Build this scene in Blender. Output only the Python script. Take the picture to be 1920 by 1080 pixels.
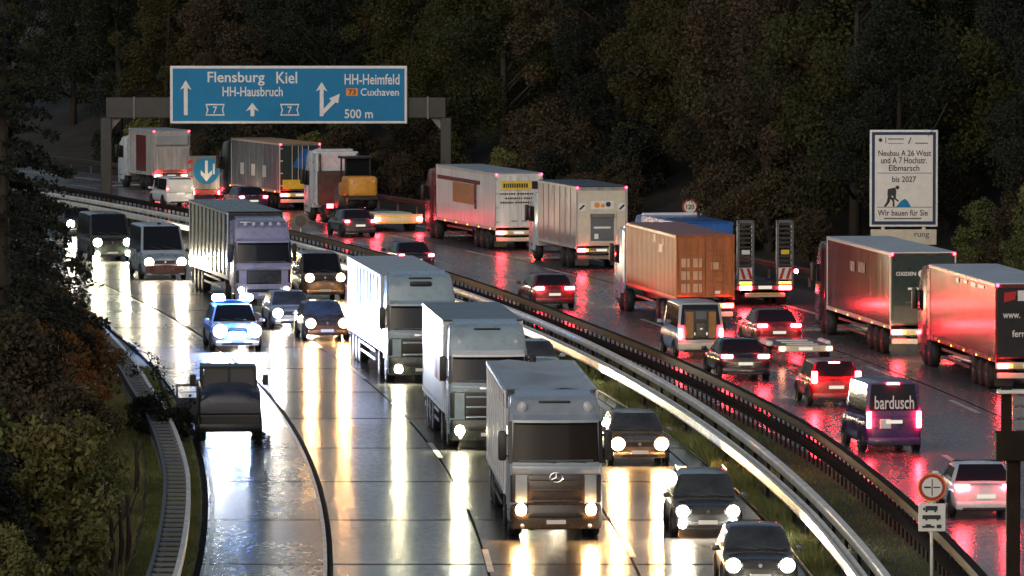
import bpy, bmesh, math, random
import numpy as np
from mathutils import Vector, Matrix
random.seed(7); RNG = np.random.default_rng(7)
sc = bpy.context.scene
for o in list(bpy.data.objects): bpy.data.objects.remove(o)
rad = math.radians

# ------------------------------------------------------------------ camera, sky, sun, exposure
cam_d = bpy.data.cameras.new('camera'); cam = bpy.data.objects.new('camera', cam_d); sc.collection.objects.link(cam)
cam.location = (0, 0, 16.0)
cam.rotation_euler = (rad(90) - math.atan(650 / 12000), 0, 0)
cam_d.sensor_width = 36; cam_d.lens = 225.0; cam_d.clip_start = 1; cam_d.clip_end = 6000
sc.camera = cam
SUN_EL, SUN_AZ = rad(24), rad(200)
w = bpy.data.worlds.new('World'); sc.world = w; w.use_nodes = True
nt = w.node_tree; nt.nodes.clear()
sky = nt.nodes.new('ShaderNodeTexSky'); sky.sky_type = 'NISHITA'; sky.sun_disc = False
sky.sun_elevation = SUN_EL; sky.sun_rotation = SUN_AZ; sky.air_density = 1.0; sky.dust_density = 3.0; sky.ozone_density = 1.5
hsv = nt.nodes.new('ShaderNodeHueSaturation'); hsv.inputs['Saturation'].default_value = .9
bg = nt.nodes.new('ShaderNodeBackground'); bg.inputs['Strength'].default_value = .075
wo = nt.nodes.new('ShaderNodeOutputWorld')
nt.links.new(sky.outputs[0], hsv.inputs['Color']); nt.links.new(hsv.outputs[0], bg.inputs[0]); nt.links.new(bg.outputs[0], wo.inputs[0])
sun_d = bpy.data.lights.new('sun', 'SUN'); sun_d.energy = .5; sun_d.angle = rad(60); sun_d.color = (1, .95, .9)
sun = bpy.data.objects.new('sun', sun_d); sc.collection.objects.link(sun)
sun.rotation_euler = (rad(90) - SUN_EL, 0, math.pi - SUN_AZ)
vs = sc.view_settings; vs.view_transform = 'Standard'; vs.look = 'None'; vs.exposure = -0.02; vs.gamma = 1; vs.use_curve_mapping = False
cy = sc.cycles; cy.use_denoising = True; cy.max_bounces = 6; cy.diffuse_bounces = 2; cy.glossy_bounces = 3; cy.transmission_bounces = 4
cy.transparent_max_bounces = 8; cy.sample_clamp_indirect = 6; cy.caustics_reflective = False; cy.caustics_refractive = False
cy.use_light_tree = True

# ------------------------------------------------------------------ materials
def lin(c):
    return tuple(((v / 12.92) if v <= .04045 else ((v + .055) / 1.055) ** 2.4) for v in c)
def S(r, g, b): return lin((r / 255, g / 255, b / 255))
MATS = {}
def mat(name, col, rough=.5, metal=0, var=.25, scale=3.0, coat=0, bump=0, bscale=40, spec=.5, rvar=.1, streak=False):
    """plain surface with uneven dirt: colour and gloss vary with object-space noise"""
    if name in MATS: return MATS[name]
    m = bpy.data.materials.new(name); m.use_nodes = True; n = m.node_tree; p = n.nodes['Principled BSDF']
    tc = n.nodes.new('ShaderNodeTexCoord'); nz = n.nodes.new('ShaderNodeTexNoise'); nz.inputs['Scale'].default_value = scale
    nz.inputs['Detail'].default_value = 6; nz.inputs['Roughness'].default_value = .65
    if streak:
        mp = n.nodes.new('ShaderNodeMapping'); mp.inputs['Scale'].default_value = (2.5, 2.5, .35); n.links.new(tc.outputs['Object'], mp.inputs[0]); n.links.new(mp.outputs[0], nz.inputs['Vector'])
    else: n.links.new(tc.outputs['Object'], nz.inputs['Vector'])
    r = n.nodes.new('ShaderNodeValToRGB'); r.color_ramp.elements[0].position = .3; r.color_ramp.elements[1].position = .7
    r.color_ramp.elements[0].color = (*[v * (1 - var) for v in col], 1); r.color_ramp.elements[1].color = (*[min(1, v * (1 + var * .5)) for v in col], 1)
    n.links.new(nz.outputs['Fac'], r.inputs[0]); n.links.new(r.outputs[0], p.inputs['Base Color'])
    mr = n.nodes.new('ShaderNodeMapRange'); mr.inputs['To Min'].default_value = max(.02, rough - rvar); mr.inputs['To Max'].default_value = rough + rvar
    n.links.new(nz.outputs['Fac'], mr.inputs[0]); n.links.new(mr.outputs[0], p.inputs['Roughness'])
    p.inputs['Metallic'].default_value = metal; p.inputs['Coat Weight'].default_value = coat; p.inputs['Coat Roughness'].default_value = .12
    p.inputs['Specular IOR Level'].default_value = spec
    if bump:
        b = n.nodes.new('ShaderNodeBump'); b.inputs['Strength'].default_value = bump; b.inputs['Distance'].default_value = .02
        n2 = n.nodes.new('ShaderNodeTexNoise'); n2.inputs['Scale'].default_value = bscale; n2.inputs['Detail'].default_value = 4
        n.links.new(tc.outputs['Object'], n2.inputs['Vector']); n.links.new(n2.outputs['Fac'], b.inputs['Height']); n.links.new(b.outputs[0], p.inputs['Normal'])
    MATS[name] = m; return m
def emit(name, col, strength):
    if name in MATS: return MATS[name]
    m = bpy.data.materials.new(name); m.use_nodes = True; n = m.node_tree; n.nodes.clear()
    e = n.nodes.new('ShaderNodeEmission'); e.inputs[0].default_value = (*col, 1); e.inputs[1].default_value = strength
    o = n.nodes.new('ShaderNodeOutputMaterial'); n.links.new(e.outputs[0], o.inputs[0]); MATS[name] = m; return m
def wet_road(name, c0, c1, rmin, rmax, relief=.3):
    m = bpy.data.materials.new(name); m.use_nodes = True; n = m.node_tree; p = n.nodes['Principled BSDF']
    g = n.nodes.new('ShaderNodeNewGeometry'); oi = n.nodes.new('ShaderNodeObjectInfo')
    def noise(scale, vec=None, det=4):
        z = n.nodes.new('ShaderNodeTexNoise'); z.inputs['Scale'].default_value = scale; z.inputs['Detail'].default_value = det
        n.links.new(vec or g.outputs['Position'], z.inputs['Vector']); return z
    mp = n.nodes.new('ShaderNodeMapping'); mp.inputs['Scale'].default_value = (1, .12, 1); n.links.new(g.outputs['Position'], mp.inputs[0])
    big = noise(.55, mp.outputs[0]); fine = noise(9, None, 3); patch = noise(.09)
    mix = n.nodes.new('ShaderNodeMix'); mix.data_type = 'RGBA'
    mix.inputs[6].default_value = (*c0, 1); mix.inputs[7].default_value = (*c1, 1)
    a = n.nodes.new('ShaderNodeMath'); a.operation = 'MULTIPLY_ADD'; a.inputs[1].default_value = .35
    n.links.new(oi.outputs['Random'], a.inputs[0]); n.links.new(fine.outputs['Fac'], a.inputs[2])
    sub = n.nodes.new('ShaderNodeMath'); sub.operation = 'SUBTRACT'; sub.inputs[1].default_value = .25; n.links.new(a.outputs[0], sub.inputs[0])
    n.links.new(sub.outputs[0], mix.inputs[0]); n.links.new(mix.outputs[2], p.inputs['Base Color'])
    mp3 = n.nodes.new('ShaderNodeMapping'); mp3.inputs['Scale'].default_value = (6, 1.6, 1); n.links.new(g.outputs['Position'], mp3.inputs[0])
    sp = noise(1.0, mp3.outputs[0], 5); ad0 = n.nodes.new('ShaderNodeMath'); ad0.operation = 'MULTIPLY_ADD'; ad0.inputs[1].default_value = .9; n.links.new(sp.outputs['Fac'], ad0.inputs[0]); n.links.new(patch.outputs['Fac'], ad0.inputs[2])
    ad = n.nodes.new('ShaderNodeMath'); ad.operation = 'ADD'; n.links.new(big.outputs['Fac'], ad.inputs[0]); n.links.new(ad0.outputs[0], ad.inputs[1])
    mr = n.nodes.new('ShaderNodeMapRange'); mr.inputs['From Min'].default_value = 1.1; mr.inputs['From Max'].default_value = 1.8
    mr.inputs['To Min'].default_value = rmin; mr.inputs['To Max'].default_value = rmax
    n.links.new(ad.outputs[0], mr.inputs[0]); n.links.new(mr.outputs[0], p.inputs['Roughness'])
    b = n.nodes.new('ShaderNodeBump'); b.inputs['Strength'].default_value = relief; b.inputs['Distance'].default_value = .012
    mp2 = n.nodes.new('ShaderNodeMapping'); mp2.inputs['Scale'].default_value = (2.2, .7, 1); n.links.new(g.outputs['Position'], mp2.inputs[0])
    bn = noise(2.0, mp2.outputs[0], 8); bn.inputs['Roughness'].default_value = .62; n.links.new(bn.outputs['Fac'], b.inputs['Height']); n.links.new(b.outputs[0], p.inputs['Normal'])
    p.inputs['Specular IOR Level'].default_value = .4
    MATS[name] = m; return m
def leaf_mat(name, cols, rough=.75):
    m = bpy.data.materials.new(name); m.use_nodes = True; n = m.node_tree; p = n.nodes['Principled BSDF']
    g = n.nodes.new('ShaderNodeNewGeometry'); oi = n.nodes.new('ShaderNodeObjectInfo')
    z = n.nodes.new('ShaderNodeTexNoise'); z.inputs['Scale'].default_value = .3; z.inputs['Detail'].default_value = 4
    n.links.new(g.outputs['Position'], z.inputs['Vector'])
    a = n.nodes.new('ShaderNodeMath'); a.operation = 'MULTIPLY_ADD'; a.inputs[1].default_value = .12; n.links.new(g.outputs['Random Per Island'], a.inputs[0]); n.links.new(z.outputs['Fac'], a.inputs[2])
    b = n.nodes.new('ShaderNodeMath'); b.operation = 'MULTIPLY_ADD'; b.inputs[1].default_value = .5; n.links.new(oi.outputs['Random'], b.inputs[0]); n.links.new(a.outputs[0], b.inputs[2])
    mr = n.nodes.new('ShaderNodeMapRange'); mr.inputs['From Min'].default_value = .35; mr.inputs['From Max'].default_value = 1.15; n.links.new(b.outputs[0], mr.inputs[0])
    r = n.nodes.new('ShaderNodeValToRGB')
    while len(r.color_ramp.elements) < len(cols): r.color_ramp.elements.new(.5)
    for i, c in enumerate(cols): r.color_ramp.elements[i].position = i / (len(cols) - 1); r.color_ramp.elements[i].color = (*c, 1)
    n.links.new(mr.outputs[0], r.inputs[0]); n.links.new(r.outputs[0], p.inputs['Base Color']); p.inputs['Roughness'].default_value = rough
    p.inputs['Specular IOR Level'].default_value = .25
    MATS[name] = m; return m
def ground_mat(name, c0, c1, c2):
    m = bpy.data.materials.new(name); m.use_nodes = True; n = m.node_tree; p = n.nodes['Principled BSDF']
    g = n.nodes.new('ShaderNodeNewGeometry'); z = n.nodes.new('ShaderNodeTexNoise'); z.inputs['Scale'].default_value = .5; z.inputs['Detail'].default_value = 9; z.inputs['Roughness'].default_value = .7
    n.links.new(g.outputs['Position'], z.inputs['Vector']); r = n.nodes.new('ShaderNodeValToRGB'); r.color_ramp.elements.new(.5)
    for i, (q, c) in enumerate(((.35, c0), (.5, c1), (.66, c2))): r.color_ramp.elements[i].position = q; r.color_ramp.elements[i].color = (*c, 1)
    n.links.new(z.outputs['Fac'], r.inputs[0]); n.links.new(r.outputs[0], p.inputs['Base Color']); p.inputs['Roughness'].default_value = .8
    b = n.nodes.new('ShaderNodeBump'); b.inputs['Strength'].default_value = .8; b.inputs['Distance'].default_value = .15; n.links.new(z.outputs['Fac'], b.inputs['Height']); n.links.new(b.outputs[0], p.inputs['Normal'])
    MATS[name] = m; return m

HEADS = 1900
wet_road('asphalt', (.08, .078, .086), (.125, .12, .13), .19, .32, .06)
wet_road('concrete', (.03, .03, .032), (.058, .057, .056), .13, .23, .42)
wet_road('shoulder', (.025, .026, .029), (.045, .047, .052), .22, .34)
M = MATS
mat('tar', (.012, .012, .013), .9, spec=.04); mat('marking', (.55, .55, .53), .35, var=.5, scale=1.2)
mat('glass', (.010, .011, .014), .06, var=.1, rvar=.02, spec=.3); mat('glass_blue', (.02, .03, .06), .08, var=.4, scale=2, rvar=.03); mat('glass_sheen', (.055, .06, .066), .1, var=.5, scale=1.6, rvar=.04); mat('glass_brown', (.02, .013, .009), .1, var=.1, rvar=.03, spec=.15)  # grey windscreen glass: reflected sky and interior brightness put into its base colour
mat('tyre', (.012, .012, .012), .7); mat('rim', (.25, .25, .26), .35, .8); mat('black', (.012, .012, .013), .4); mat('dark', (.03, .03, .033), .5)
mat('chrome', (.6, .6, .62), .15, 1, var=.1); mat('galv', (.8, .78, .70), .5, .0, var=.3, scale=1.5); mat('galv_mid', (.17, .17, .17), .55, .0, var=.4, scale=1.2); mat('galv_dirty', (.10, .085, .07), .5, .3, var=.5, scale=1.2)
mat('rust', (.026, .017, .012), .85, .0, var=.5, scale=1.5, spec=.12); mat('steel', (.16, .15, .14), .5, .4); mat('gantry_steel', (.055, .055, .054), .6, .2, var=.35, scale=.8)
mat('white', (.72, .73, .74), .3, coat=.3, var=.12); mat('white_dirty', (.5, .49, .46), .42, var=.45, scale=1.5, streak=True)
mat('plate', (.7, .7, .68), .4, var=.05); mat('paper', (.72, .70, .66), .5, var=.1); mat('ink', (.02, .025, .03), .6)
mat('sign_blue', (.002, .19, .42), .7, var=.12, scale=1.2); mat('sign_navy', (.006, .03, .075), .6, var=.12); mat('sign_red', (.42, .02, .02), .4, var=.1); mat('orange', (.75, .26, .03), .45, var=.15); mat('yellow', (.7, .5, .04), .45, var=.2)
mat('lamp_off', (.55, .55, .58), .12, var=.05); mat('lens_red', (.25, .01, .015), .2)
mat('bark', (.035, .028, .022), .85, var=.5, scale=4, bump=.6, bscale=8)
mat('mud', (.06, .05, .042), .5, var=.5)
emit('head', (1, .84, .60), HEADS); emit('head_warm', (1, .52, .18), HEADS * .9); emit('head_cool', (.9, .96, 1), HEADS); emit('head_green', (1, .93, .58), HEADS)
emit('head_away', (1, .80, .5), 520); emit('drl', (.95, .97, 1), 14); emit('head_fog', (1, .95, .85), HEADS*.35); emit('tail', (1, .025, .035), 50); emit('tail_hot', (1, .03, .045), 210); emit('marker', (1, .03, .07), 22)
emit('amber', (1, .35, .03), 10); emit('plate_glow', (1, .9, .75), .9); emit('blue_lamp', (.03, .22, 1), 1600); emit('blue_lamp_b', (.15, .38, 1), 1500); emit('marker_white', (1, .9, .75), 10); emit('tail_core', (1, .35, .2), 30)  # number plates emit by themselves in place of lamp light falling on them

# ------------------------------------------------------------------ mesh helpers
C = sc.collection
class MB:
    def __init__(s): s.v = []; s.f = []
    def add(s, vs, fs):
        k = len(s.v); s.v += [tuple(v) for v in vs]; s.f += [tuple(i + k for i in f) for f in fs]; return s
    def box(s, x0, x1, y0, y1, z0, z1):
        return s.add([(x0,y0,z0),(x1,y0,z0),(x1,y1,z0),(x0,y1,z0),(x0,y0,z1),(x1,y0,z1),(x1,y1,z1),(x0,y1,z1)],
                     [(3,2,1,0),(4,5,6,7),(0,1,5,4),(1,2,6,5),(2,3,7,6),(3,0,4,7)])
    def rbox(s, x0, x1, y0, y1, z0, z1, r, seg=2):
        bm = bmesh.new(); bmesh.ops.create_cube(bm, size=1)
        for v in bm.verts: v.co = ((x0+x1)/2 + v.co.x*(x1-x0), (y0+y1)/2 + v.co.y*(y1-y0), (z0+z1)/2 + v.co.z*(z1-z0))
        r = min(r, .49*min(x1-x0, y1-y0, z1-z0)); bmesh.ops.bevel(bm, geom=bm.edges[:], offset=r, segments=seg, affect='EDGES', profile=.5)
        return s.bm(bm)
    def bm(s, bm):
        bm.verts.index_update(); s.add([v.co for v in bm.verts], [[v.index for v in f.verts] for f in bm.faces]); bm.free(); return s
    def prism_x(s, prof, x0, x1, r=0, seg=2):
        """polygon in (y,z) run across x"""
        n = len(prof); bm = bmesh.new()
        a = [bm.verts.new((x0, y, z)) for y, z in prof]; b = [bm.verts.new((x1, y, z)) for y, z in prof]
        bm.faces.new(a[::-1]); bm.faces.new(b)
        for i in range(n): bm.faces.new((a[i], a[(i+1) % n], b[(i+1) % n], b[i]))
        bmesh.ops.recalc_face_normals(bm, faces=bm.faces[:])
        if r: bmesh.ops.bevel(bm, geom=bm.edges[:], offset=r, segments=seg, affect='EDGES', profile=.5)
        return s.bm(bm)
    def prism_y(s, prof, y0, y1):
        """polygon in (x,z) run along y"""
        n = len(prof); bm = bmesh.new()
        a = [bm.verts.new((x, y0, z)) for x, z in prof]; b = [bm.verts.new((x, y1, z)) for x, z in prof]
        bm.faces.new(a[::-1]); bm.faces.new(b)
        for i in range(n): bm.faces.new((a[i], a[(i+1) % n], b[(i+1) % n], b[i]))
        bmesh.ops.recalc_face_normals(bm, faces=bm.faces[:]); return s.bm(bm)
    def cyl(s, c, r, h, axis='x', n=20, r2=None):
        r2 = r if r2 is None else r2; vs = []
        for q, rr in ((-h/2, r), (h/2, r2)):
            for i in range(n):
                a = 2*math.pi*i/n; u, v = rr*math.cos(a), rr*math.sin(a)
                vs.append({'x': (q,u,v), 'y': (u,q,v), 'z': (u,v,q)}[axis])
        vs = [(c[0]+a, c[1]+b, c[2]+d) for a, b, d in vs]
        return s.add(vs, [tuple(range(n))[::-1], tuple(range(n, 2*n))] + [(i, (i+1) % n, n+(i+1) % n, n+i) for i in range(n)])
    def dome(s, c, r, d, ydir=1, n=16, sx=1, sz=1):
        """lens bulging along y"""
        vs = []; fs = []; K = 4
        for k in range(K):
            t = k/(K-1)*math.pi/2*.94; rr = r*math.cos(t); h = d*math.sin(t)
            for i in range(n): a = 2*math.pi*i/n; vs.append((c[0]+sx*rr*math.cos(a), c[1]+ydir*h, c[2]+sz*rr*math.sin(a)))
        for k in range(K-1):
            for i in range(n): fs.append((k*n+i, k*n+(i+1) % n, (k+1)*n+(i+1) % n, (k+1)*n+i))
        fs += [tuple(range((K-1)*n, K*n)), tuple(range(n))[::-1]]; return s.add(vs, fs)
    def loft(s, rings):
        n = len(rings[0]); vs = [p for r in rings for p in r]; fs = []
        for k in range(len(rings)-1):
            for i in range(n): fs.append((k*n+i, k*n+(i+1) % n, (k+1)*n+(i+1) % n, (k+1)*n+i))
        fs += [tuple(range(n))[::-1], tuple(range((len(rings)-1)*n, len(rings)*n))]; return s.add(vs, fs)
    def panel(s, q, t):
        """quad given by 4 corners, thickened outwards by t"""
        a, b, c, d = [Vector(p) for p in q]; nrm = (b-a).cross(d-a).normalized()*t
        vs = [a, b, c, d, a+nrm, b+nrm, c+nrm, d+nrm]
        return s.add(vs, [(3,2,1,0),(4,5,6,7),(0,1,5,4),(1,2,6,5),(2,3,7,6),(3,0,4,7)])
    def tube(s, pts, rads, n=6):
        pts = [Vector(p) for p in pts]; rings = []
        for i, p in enumerate(pts):
            d = (pts[min(i+1, len(pts)-1)] - pts[max(i-1, 0)]).normalized(); u = d.orthogonal().normalized(); v = d.cross(u)
            rings.append([p + (u*math.cos(2*math.pi*k/n) + v*math.sin(2*math.pi*k/n))*rads[i] for k in range(n)])
        return s.loft(rings)
    def mesh(s, name):
        me = bpy.data.meshes.new(name); me.from_pydata(s.v, [], s.f); me.update(); return me
def fixn(me):
    bm = bmesh.new(); bm.from_mesh(me); bmesh.ops.recalc_face_normals(bm, faces=bm.faces[:]); bm.to_mesh(me); bm.free()
def P(name, mb, m, parent=None, smooth=False, sub=0, label=None):
    me = mb if isinstance(mb, bpy.types.Mesh) else mb.mesh(name)
    if not isinstance(mb, bpy.types.Mesh):
        fixn(me)
        if smooth:
            me.polygons.foreach_set('use_smooth', [True]*len(me.polygons))
            if smooth != 'full':
                try: me.set_sharp_from_angle(angle=rad(38))
                except Exception: pass
        me.materials.append(M[m] if isinstance(m, str) else m)
    o = bpy.data.objects.new(name, me); C.objects.link(o)
    if parent: o.parent = parent
    if sub:
        q = o.modifiers.new('sub', 'SUBSURF'); q.levels = sub; q.render_levels = sub
    if label: o['label'] = label
    return o
def tag(o, label, cat, group=None, kind=None):
    if label: o['label'] = label
    if cat: o['category'] = cat
    if group: o['group'] = group
    if kind: o['kind'] = kind
    return o
def thing(name, label, cat, x, y, z=0, rz=0, group=None):
    o = bpy.data.objects.new(name, None); C.objects.link(o); o.location = (x, y, z); o.rotation_euler = (0, 0, rz); o.empty_display_size = .3
    return tag(o, label, cat, group)
def dup(o, parent=None):
    c = o.copy(); C.objects.link(c); c.parent = parent
    for ch in o.children: dup(ch, c)
    return c
def put(o, loc): o.location = loc; return o
def textmesh(body, width, height, m, mirror=False):
    cu = bpy.data.curves.new('lettering', 'FONT'); cu.body = body; cu.extrude = .004; cu.resolution_u = 3; cu.offset = .012
    t = bpy.data.objects.new('lettering', cu); C.objects.link(t)
    me = bpy.data.meshes.new_from_object(t); bpy.data.objects.remove(t)
    n = len(me.vertices); co = np.empty(n*3); me.vertices.foreach_get('co', co); co = co.reshape(-1, 3)
    lo, hi = co.min(0), co.max(0); k = np.array([width/(hi[0]-lo[0]), height/(hi[1]-lo[1]), 1.0]); co = (co-(lo+hi)/2)*k
    out = np.stack([co[:, 0], -co[:, 2], co[:, 1]], 1)          # upright, facing -y
    me.vertices.foreach_set('co', out.ravel()); me.update(); me.materials.clear(); me.materials.append(M[m]); return me
def text(body, width, height, m, parent, loc, name='lettering'):
    o = bpy.data.objects.new(name, textmesh(body, width, height, m)); C.objects.link(o); o.parent = parent; o.location = loc; return o

# ------------------------------------------------------------------ the road's course: x of the median rail at distance y
PC = (-2.63759550e-07, -5.75547642e-04, -6.91737834e-02, 7.00215413e+00)
def _c(t): return ((PC[0]*t + PC[1])*t + PC[2])*t + PC[3]
def _d(t): return (3*PC[0]*t + 2*PC[1])*t + PC[2]
def course(y):
    if y < 140: return _c(-60) + _d(-60)*(y-140)
    if y > 470: return _c(270) + _d(270)*(y-470)
    return _c(y-200)
def slope(y): return _d(min(max(y, 140), 470)-200)
def lerp(y, pts):
    for (a, p), (b, q) in zip(pts, pts[1:]):
        if y <= b: return p + (q-p)*max(0, (y-a))/(b-a)
    return pts[-1][1]
def strip(o0, o1, y0, y1, z, thick=.02, step=6):
    """a strip of road between two offsets from the course"""
    n = max(1, int(math.ceil((y1-y0)/step))); ys = [y0 + (y1-y0)*i/n for i in range(n+1)]
    f0 = o0 if callable(o0) else (lambda y: o0); f1 = o1 if callable(o1) else (lambda y: o1)
    mb = MB(); vs = []; fs = []
    for y in ys:
        c = course(y); a, b = c+f0(y), c+f1(y); vs += [(a,y,z), (b,y,z), (b,y,z-thick), (a,y,z-thick)]
    for i in range(n):
        k = 4*i
        for j in range(4): fs.append((k+j, k+(j+1) % 4, k+4+(j+1) % 4, k+4+j))
    fs += [(0,1,2,3), (4*n+3, 4*n+2, 4*n+1, 4*n)]; return mb.add(vs, fs)
def rail_g(y): return lerp(y, [(100, 2.1), (196, 1.9), (250, .75), (500, .75)])
def rail_a(y): return lerp(y, [(100, -.6), (170, -.6), (250, -1.15), (345, -1.9), (500, -1.9)])

# ground sheet, with banks rising on both sides
offs = [-1500, -300, -80, -45, -36, -30, -26, -23, -20.5, -18.8, -10, 0, 10, 19.5, 22, 26, 31, 37, 45, 80, 300, 1500]
def bank(o):
    if o > 20: return -.12 + lerp(o, [(20, 0), (27, 1.2), (37, 4.2), (60, 8.5), (300, 10), (1500, 14)])
    if o < -19: return -.12 + lerp(-o, [(19, 0), (22, .5), (30, 2.4), (45, 5.0), (300, 8), (1500, 12)])
    return -.12
ysg = [-200, 0, 60] + list(range(100, 560, 12)) + [600, 800, 1200, 2500]
vs_, fs_ = [], []
for y in ysg:
    for o in offs: vs_.append((course(min(y, 560))+o, y, bank(o) + (.25*math.sin(y*.31+o)*(1 if abs(o) > 21 else 0))))
nO = len(offs)
for i in range(len(ysg)-1):
    for j in range(nO-1): fs_.append((i*nO+j, i*nO+j+1, (i+1)*nO+j+1, (i+1)*nO+j))
ground_mat('soil', (.012, .011, .007), (.028, .022, .014), (.035, .036, .014))
ground_mat('verge', (.022, .020, .010), (.035, .038, .014), (.05, .058, .02))
gm = bpy.data.meshes.new('ground'); gm.from_pydata(vs_, [], fs_); gm.materials.append(M['soil']); gm.polygons.foreach_set('use_smooth', [True]*len(gm.polygons))
g = bpy.data.objects.new('ground', gm); C.objects.link(g); g['kind'] = 'structure'
def struct(name, mb, m, label=None):
    o = P(name, mb, m); o['kind'] = 'structure'
    return o
struct('grass_verge', strip(-18.6, -16.9, 100, 430, -.01, .09), 'verge')
struct('median', strip(lambda y: min(-1.25, rail_a(y)-.55), lambda y: rail_g(y)+.35, 100, 470, .02, .13), 'verge')
lc = struct('carriageway_left', strip(-16.9, -1.3, 100, 470, -.03, .1), 'tar')
rc = struct('carriageway_right', strip(lambda y: rail_g(y)+.38, 18.2, 100, 520, 0, .1), 'asphalt')
bounds = [-16.75, -13.45, -9.4, -5.6, -2.0, -1.35]
yj = 113.6
while yj < 440:
    for k, (a, b) in enumerate(zip(bounds, bounds[1:])):
        gap = .05 if k else .1
        P('concrete_slab', strip(a+.02, b-gap, yj+.14, yj+12.6-.14, 0, .03, 4.2), 'concrete' if k else 'shoulder', lc)
    yj += 12.6
def marks(par, off, dash=None, w=.2, y0=104, y1=430, z=.004):
    if dash is None: P('edge_line', strip(off-w/2, off+w/2, y0, y1, z, .003), 'marking', par); return
    y = y0
    while y < y1: P('lane_marking', strip(off-w/2, off+w/2, y, y+dash[0], z, .003, 3), 'marking', par); y += sum(dash)
marks(lc, -16.6, w=.1); marks(lc, -13.56, w=.1); marks(lc, -2.18, w=.26)
marks(lc, -9.35, (6, 12), .16, 108); marks(lc, -5.55, (6, 12), .16, 112)
marks(rc, lambda_off := 14.6, w=.26, y1=500)
marks(rc, 6.4, (6, 12), .18, 103, 500); marks(rc, 10.2, (6, 12), .18, 109, 500)
P('edge_line', strip(lambda y: rail_g(y)+1.0, lambda y: rail_g(y)+1.22, 104, 500, .004, .003), 'marking', rc)
P('tar_seam', strip(-13.45, -13.36, 104, 330, .003, .003), 'tar', lc)
P('tar_seam', strip(10.6, 10.68, 104, 500, .002, .003), 'tar', rc)

# ------------------------------------------------------------------ guard rails
def beam(offf, y0, y1, prof, m, name, parent, step=3):
    n = int((y1-y0)/step); rings = []
    for i in range(n+1):
        y = y0+(y1-y0)*i/n; c = course(y)+(offf(y) if callable(offf) else offf); rings.append([(c+px, y, pz) for px, pz in prof])
    return P(name, MB().loft(rings), m, parent)
W_BEAM = [(-.04,.45),(.04,.45),(.05,.5),(.0,.53),(.0,.57),(.05,.6),(.0,.64),(.0,.68),(.05,.72),(.05,.77),(-.07,.77),(-.07,.72),(-.02,.68),(-.02,.64),(-.07,.6),(-.02,.57),(-.02,.53),(-.06,.5)]
def posts(offf, y0, y1, dy, mb, m, parent, name='post', lab=None):
    me = None; y = y0
    while y < y1:
        c = course(y)+(offf(y) if callable(offf) else offf)
        if me is None: o = P(name, mb, m, parent); me = o.data
        else: o = P(name, me, m, parent)
        o.location = (c, y, 0); o.rotation_euler = (0, 0, math.atan(-slope(y))); y += dy
r_b = thing('guard_rail', 'bright galvanised guard rail along the middle of the central reservation', 'guard rail', 0, 0)
wide = [(px*1.9, pz) for px, pz in W_BEAM]
beam(0, 104, 470, [(-.1,.56),(.1,.56),(.13,.6),(.13,.74),(.09,.79),(-.09,.79),(-.13,.74),(-.13,.6)], 'galv', 'rail_beam', r_b); posts(0, 106, 420, 4, MB().box(-.05,.05,-.06,.06,-.1,.57), 'rust', r_b)
r_a = thing('guard_rail', 'double galvanised guard rail nearest to the oncoming lanes beside the grass', 'guard rail', 0, 0)
THIN = [(-.05,.5),(.05,.5),(.065,.56),(.05,.77),(-.05,.77),(-.065,.56)]
beam(lambda y: rail_a(y)-.1, 104, 470, THIN, 'galv', 'rail_beam', r_a); beam(lambda y: rail_a(y)+.1, 104, 470, THIN, 'galv', 'rail_beam', r_a)
posts(rail_a, 107, 420, 4, MB().box(-.14,.14,-.06,.06,.5,.62).box(-.05,.05,-.06,.06,-.1,.5), 'rust', r_a)
r_g = thing('safety_barrier', 'tall dark steel barrier with slots beside the outgoing lanes', 'barrier', 0, 0)
beam(rail_g, 104, 470, [(-.11,.9),(.11,.9),(.14,1.0),(.11,1.14),(-.11,1.14),(-.14,1.0)], 'rust', 'top_beam', r_g)
beam(rail_g, 104, 470, [(-.13,.42),(.13,.42),(.16,.54),(.13,.66),(-.13,.66),(-.16,.54)], 'rust', 'middle_beam', r_g)
posts(rail_g, 105, 420, 1.1, MB().box(-.03,.03,-.05,.05,-.1,.95), 'rust', r_g)
r_l = thing('guard_rail', 'ladder-like double guard rail beside the left grass verge', 'guard rail', 0, 0)
lo = lambda y: lerp(y, [(100, -17.3), (154, -17.4), (183, -17.6), (220, -18.2), (450, -18.2)])
beam(lambda y: lo(y)+.3, 104, 440, W_BEAM, 'galv', 'rail_beam', r_l); beam(lambda y: lo(y)-.36, 104, 440, [(px*.8, pz) for px, pz in W_BEAM], 'galv_dirty', 'rail_beam', r_l)
posts(lo, 105, 330, 1.33, MB().box(-.32,.27,-.15,.15,.66,.72).box(-.34,-.28,-.06,.06,-.1,.7), 'galv_mid', r_l, 'spacer')
r_r = thing('guard_rail', 'low dark guard rail along the far edge of the outgoing lanes', 'guard rail', 0, 0)
beam(19.3, 104, 500, wide, 'galv_dirty', 'rail_beam', r_r); posts(19.42, 106, 480, 4, MB().box(-.05,.05,-.06,.06,-.1,.6), 'steel', r_r)

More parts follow.
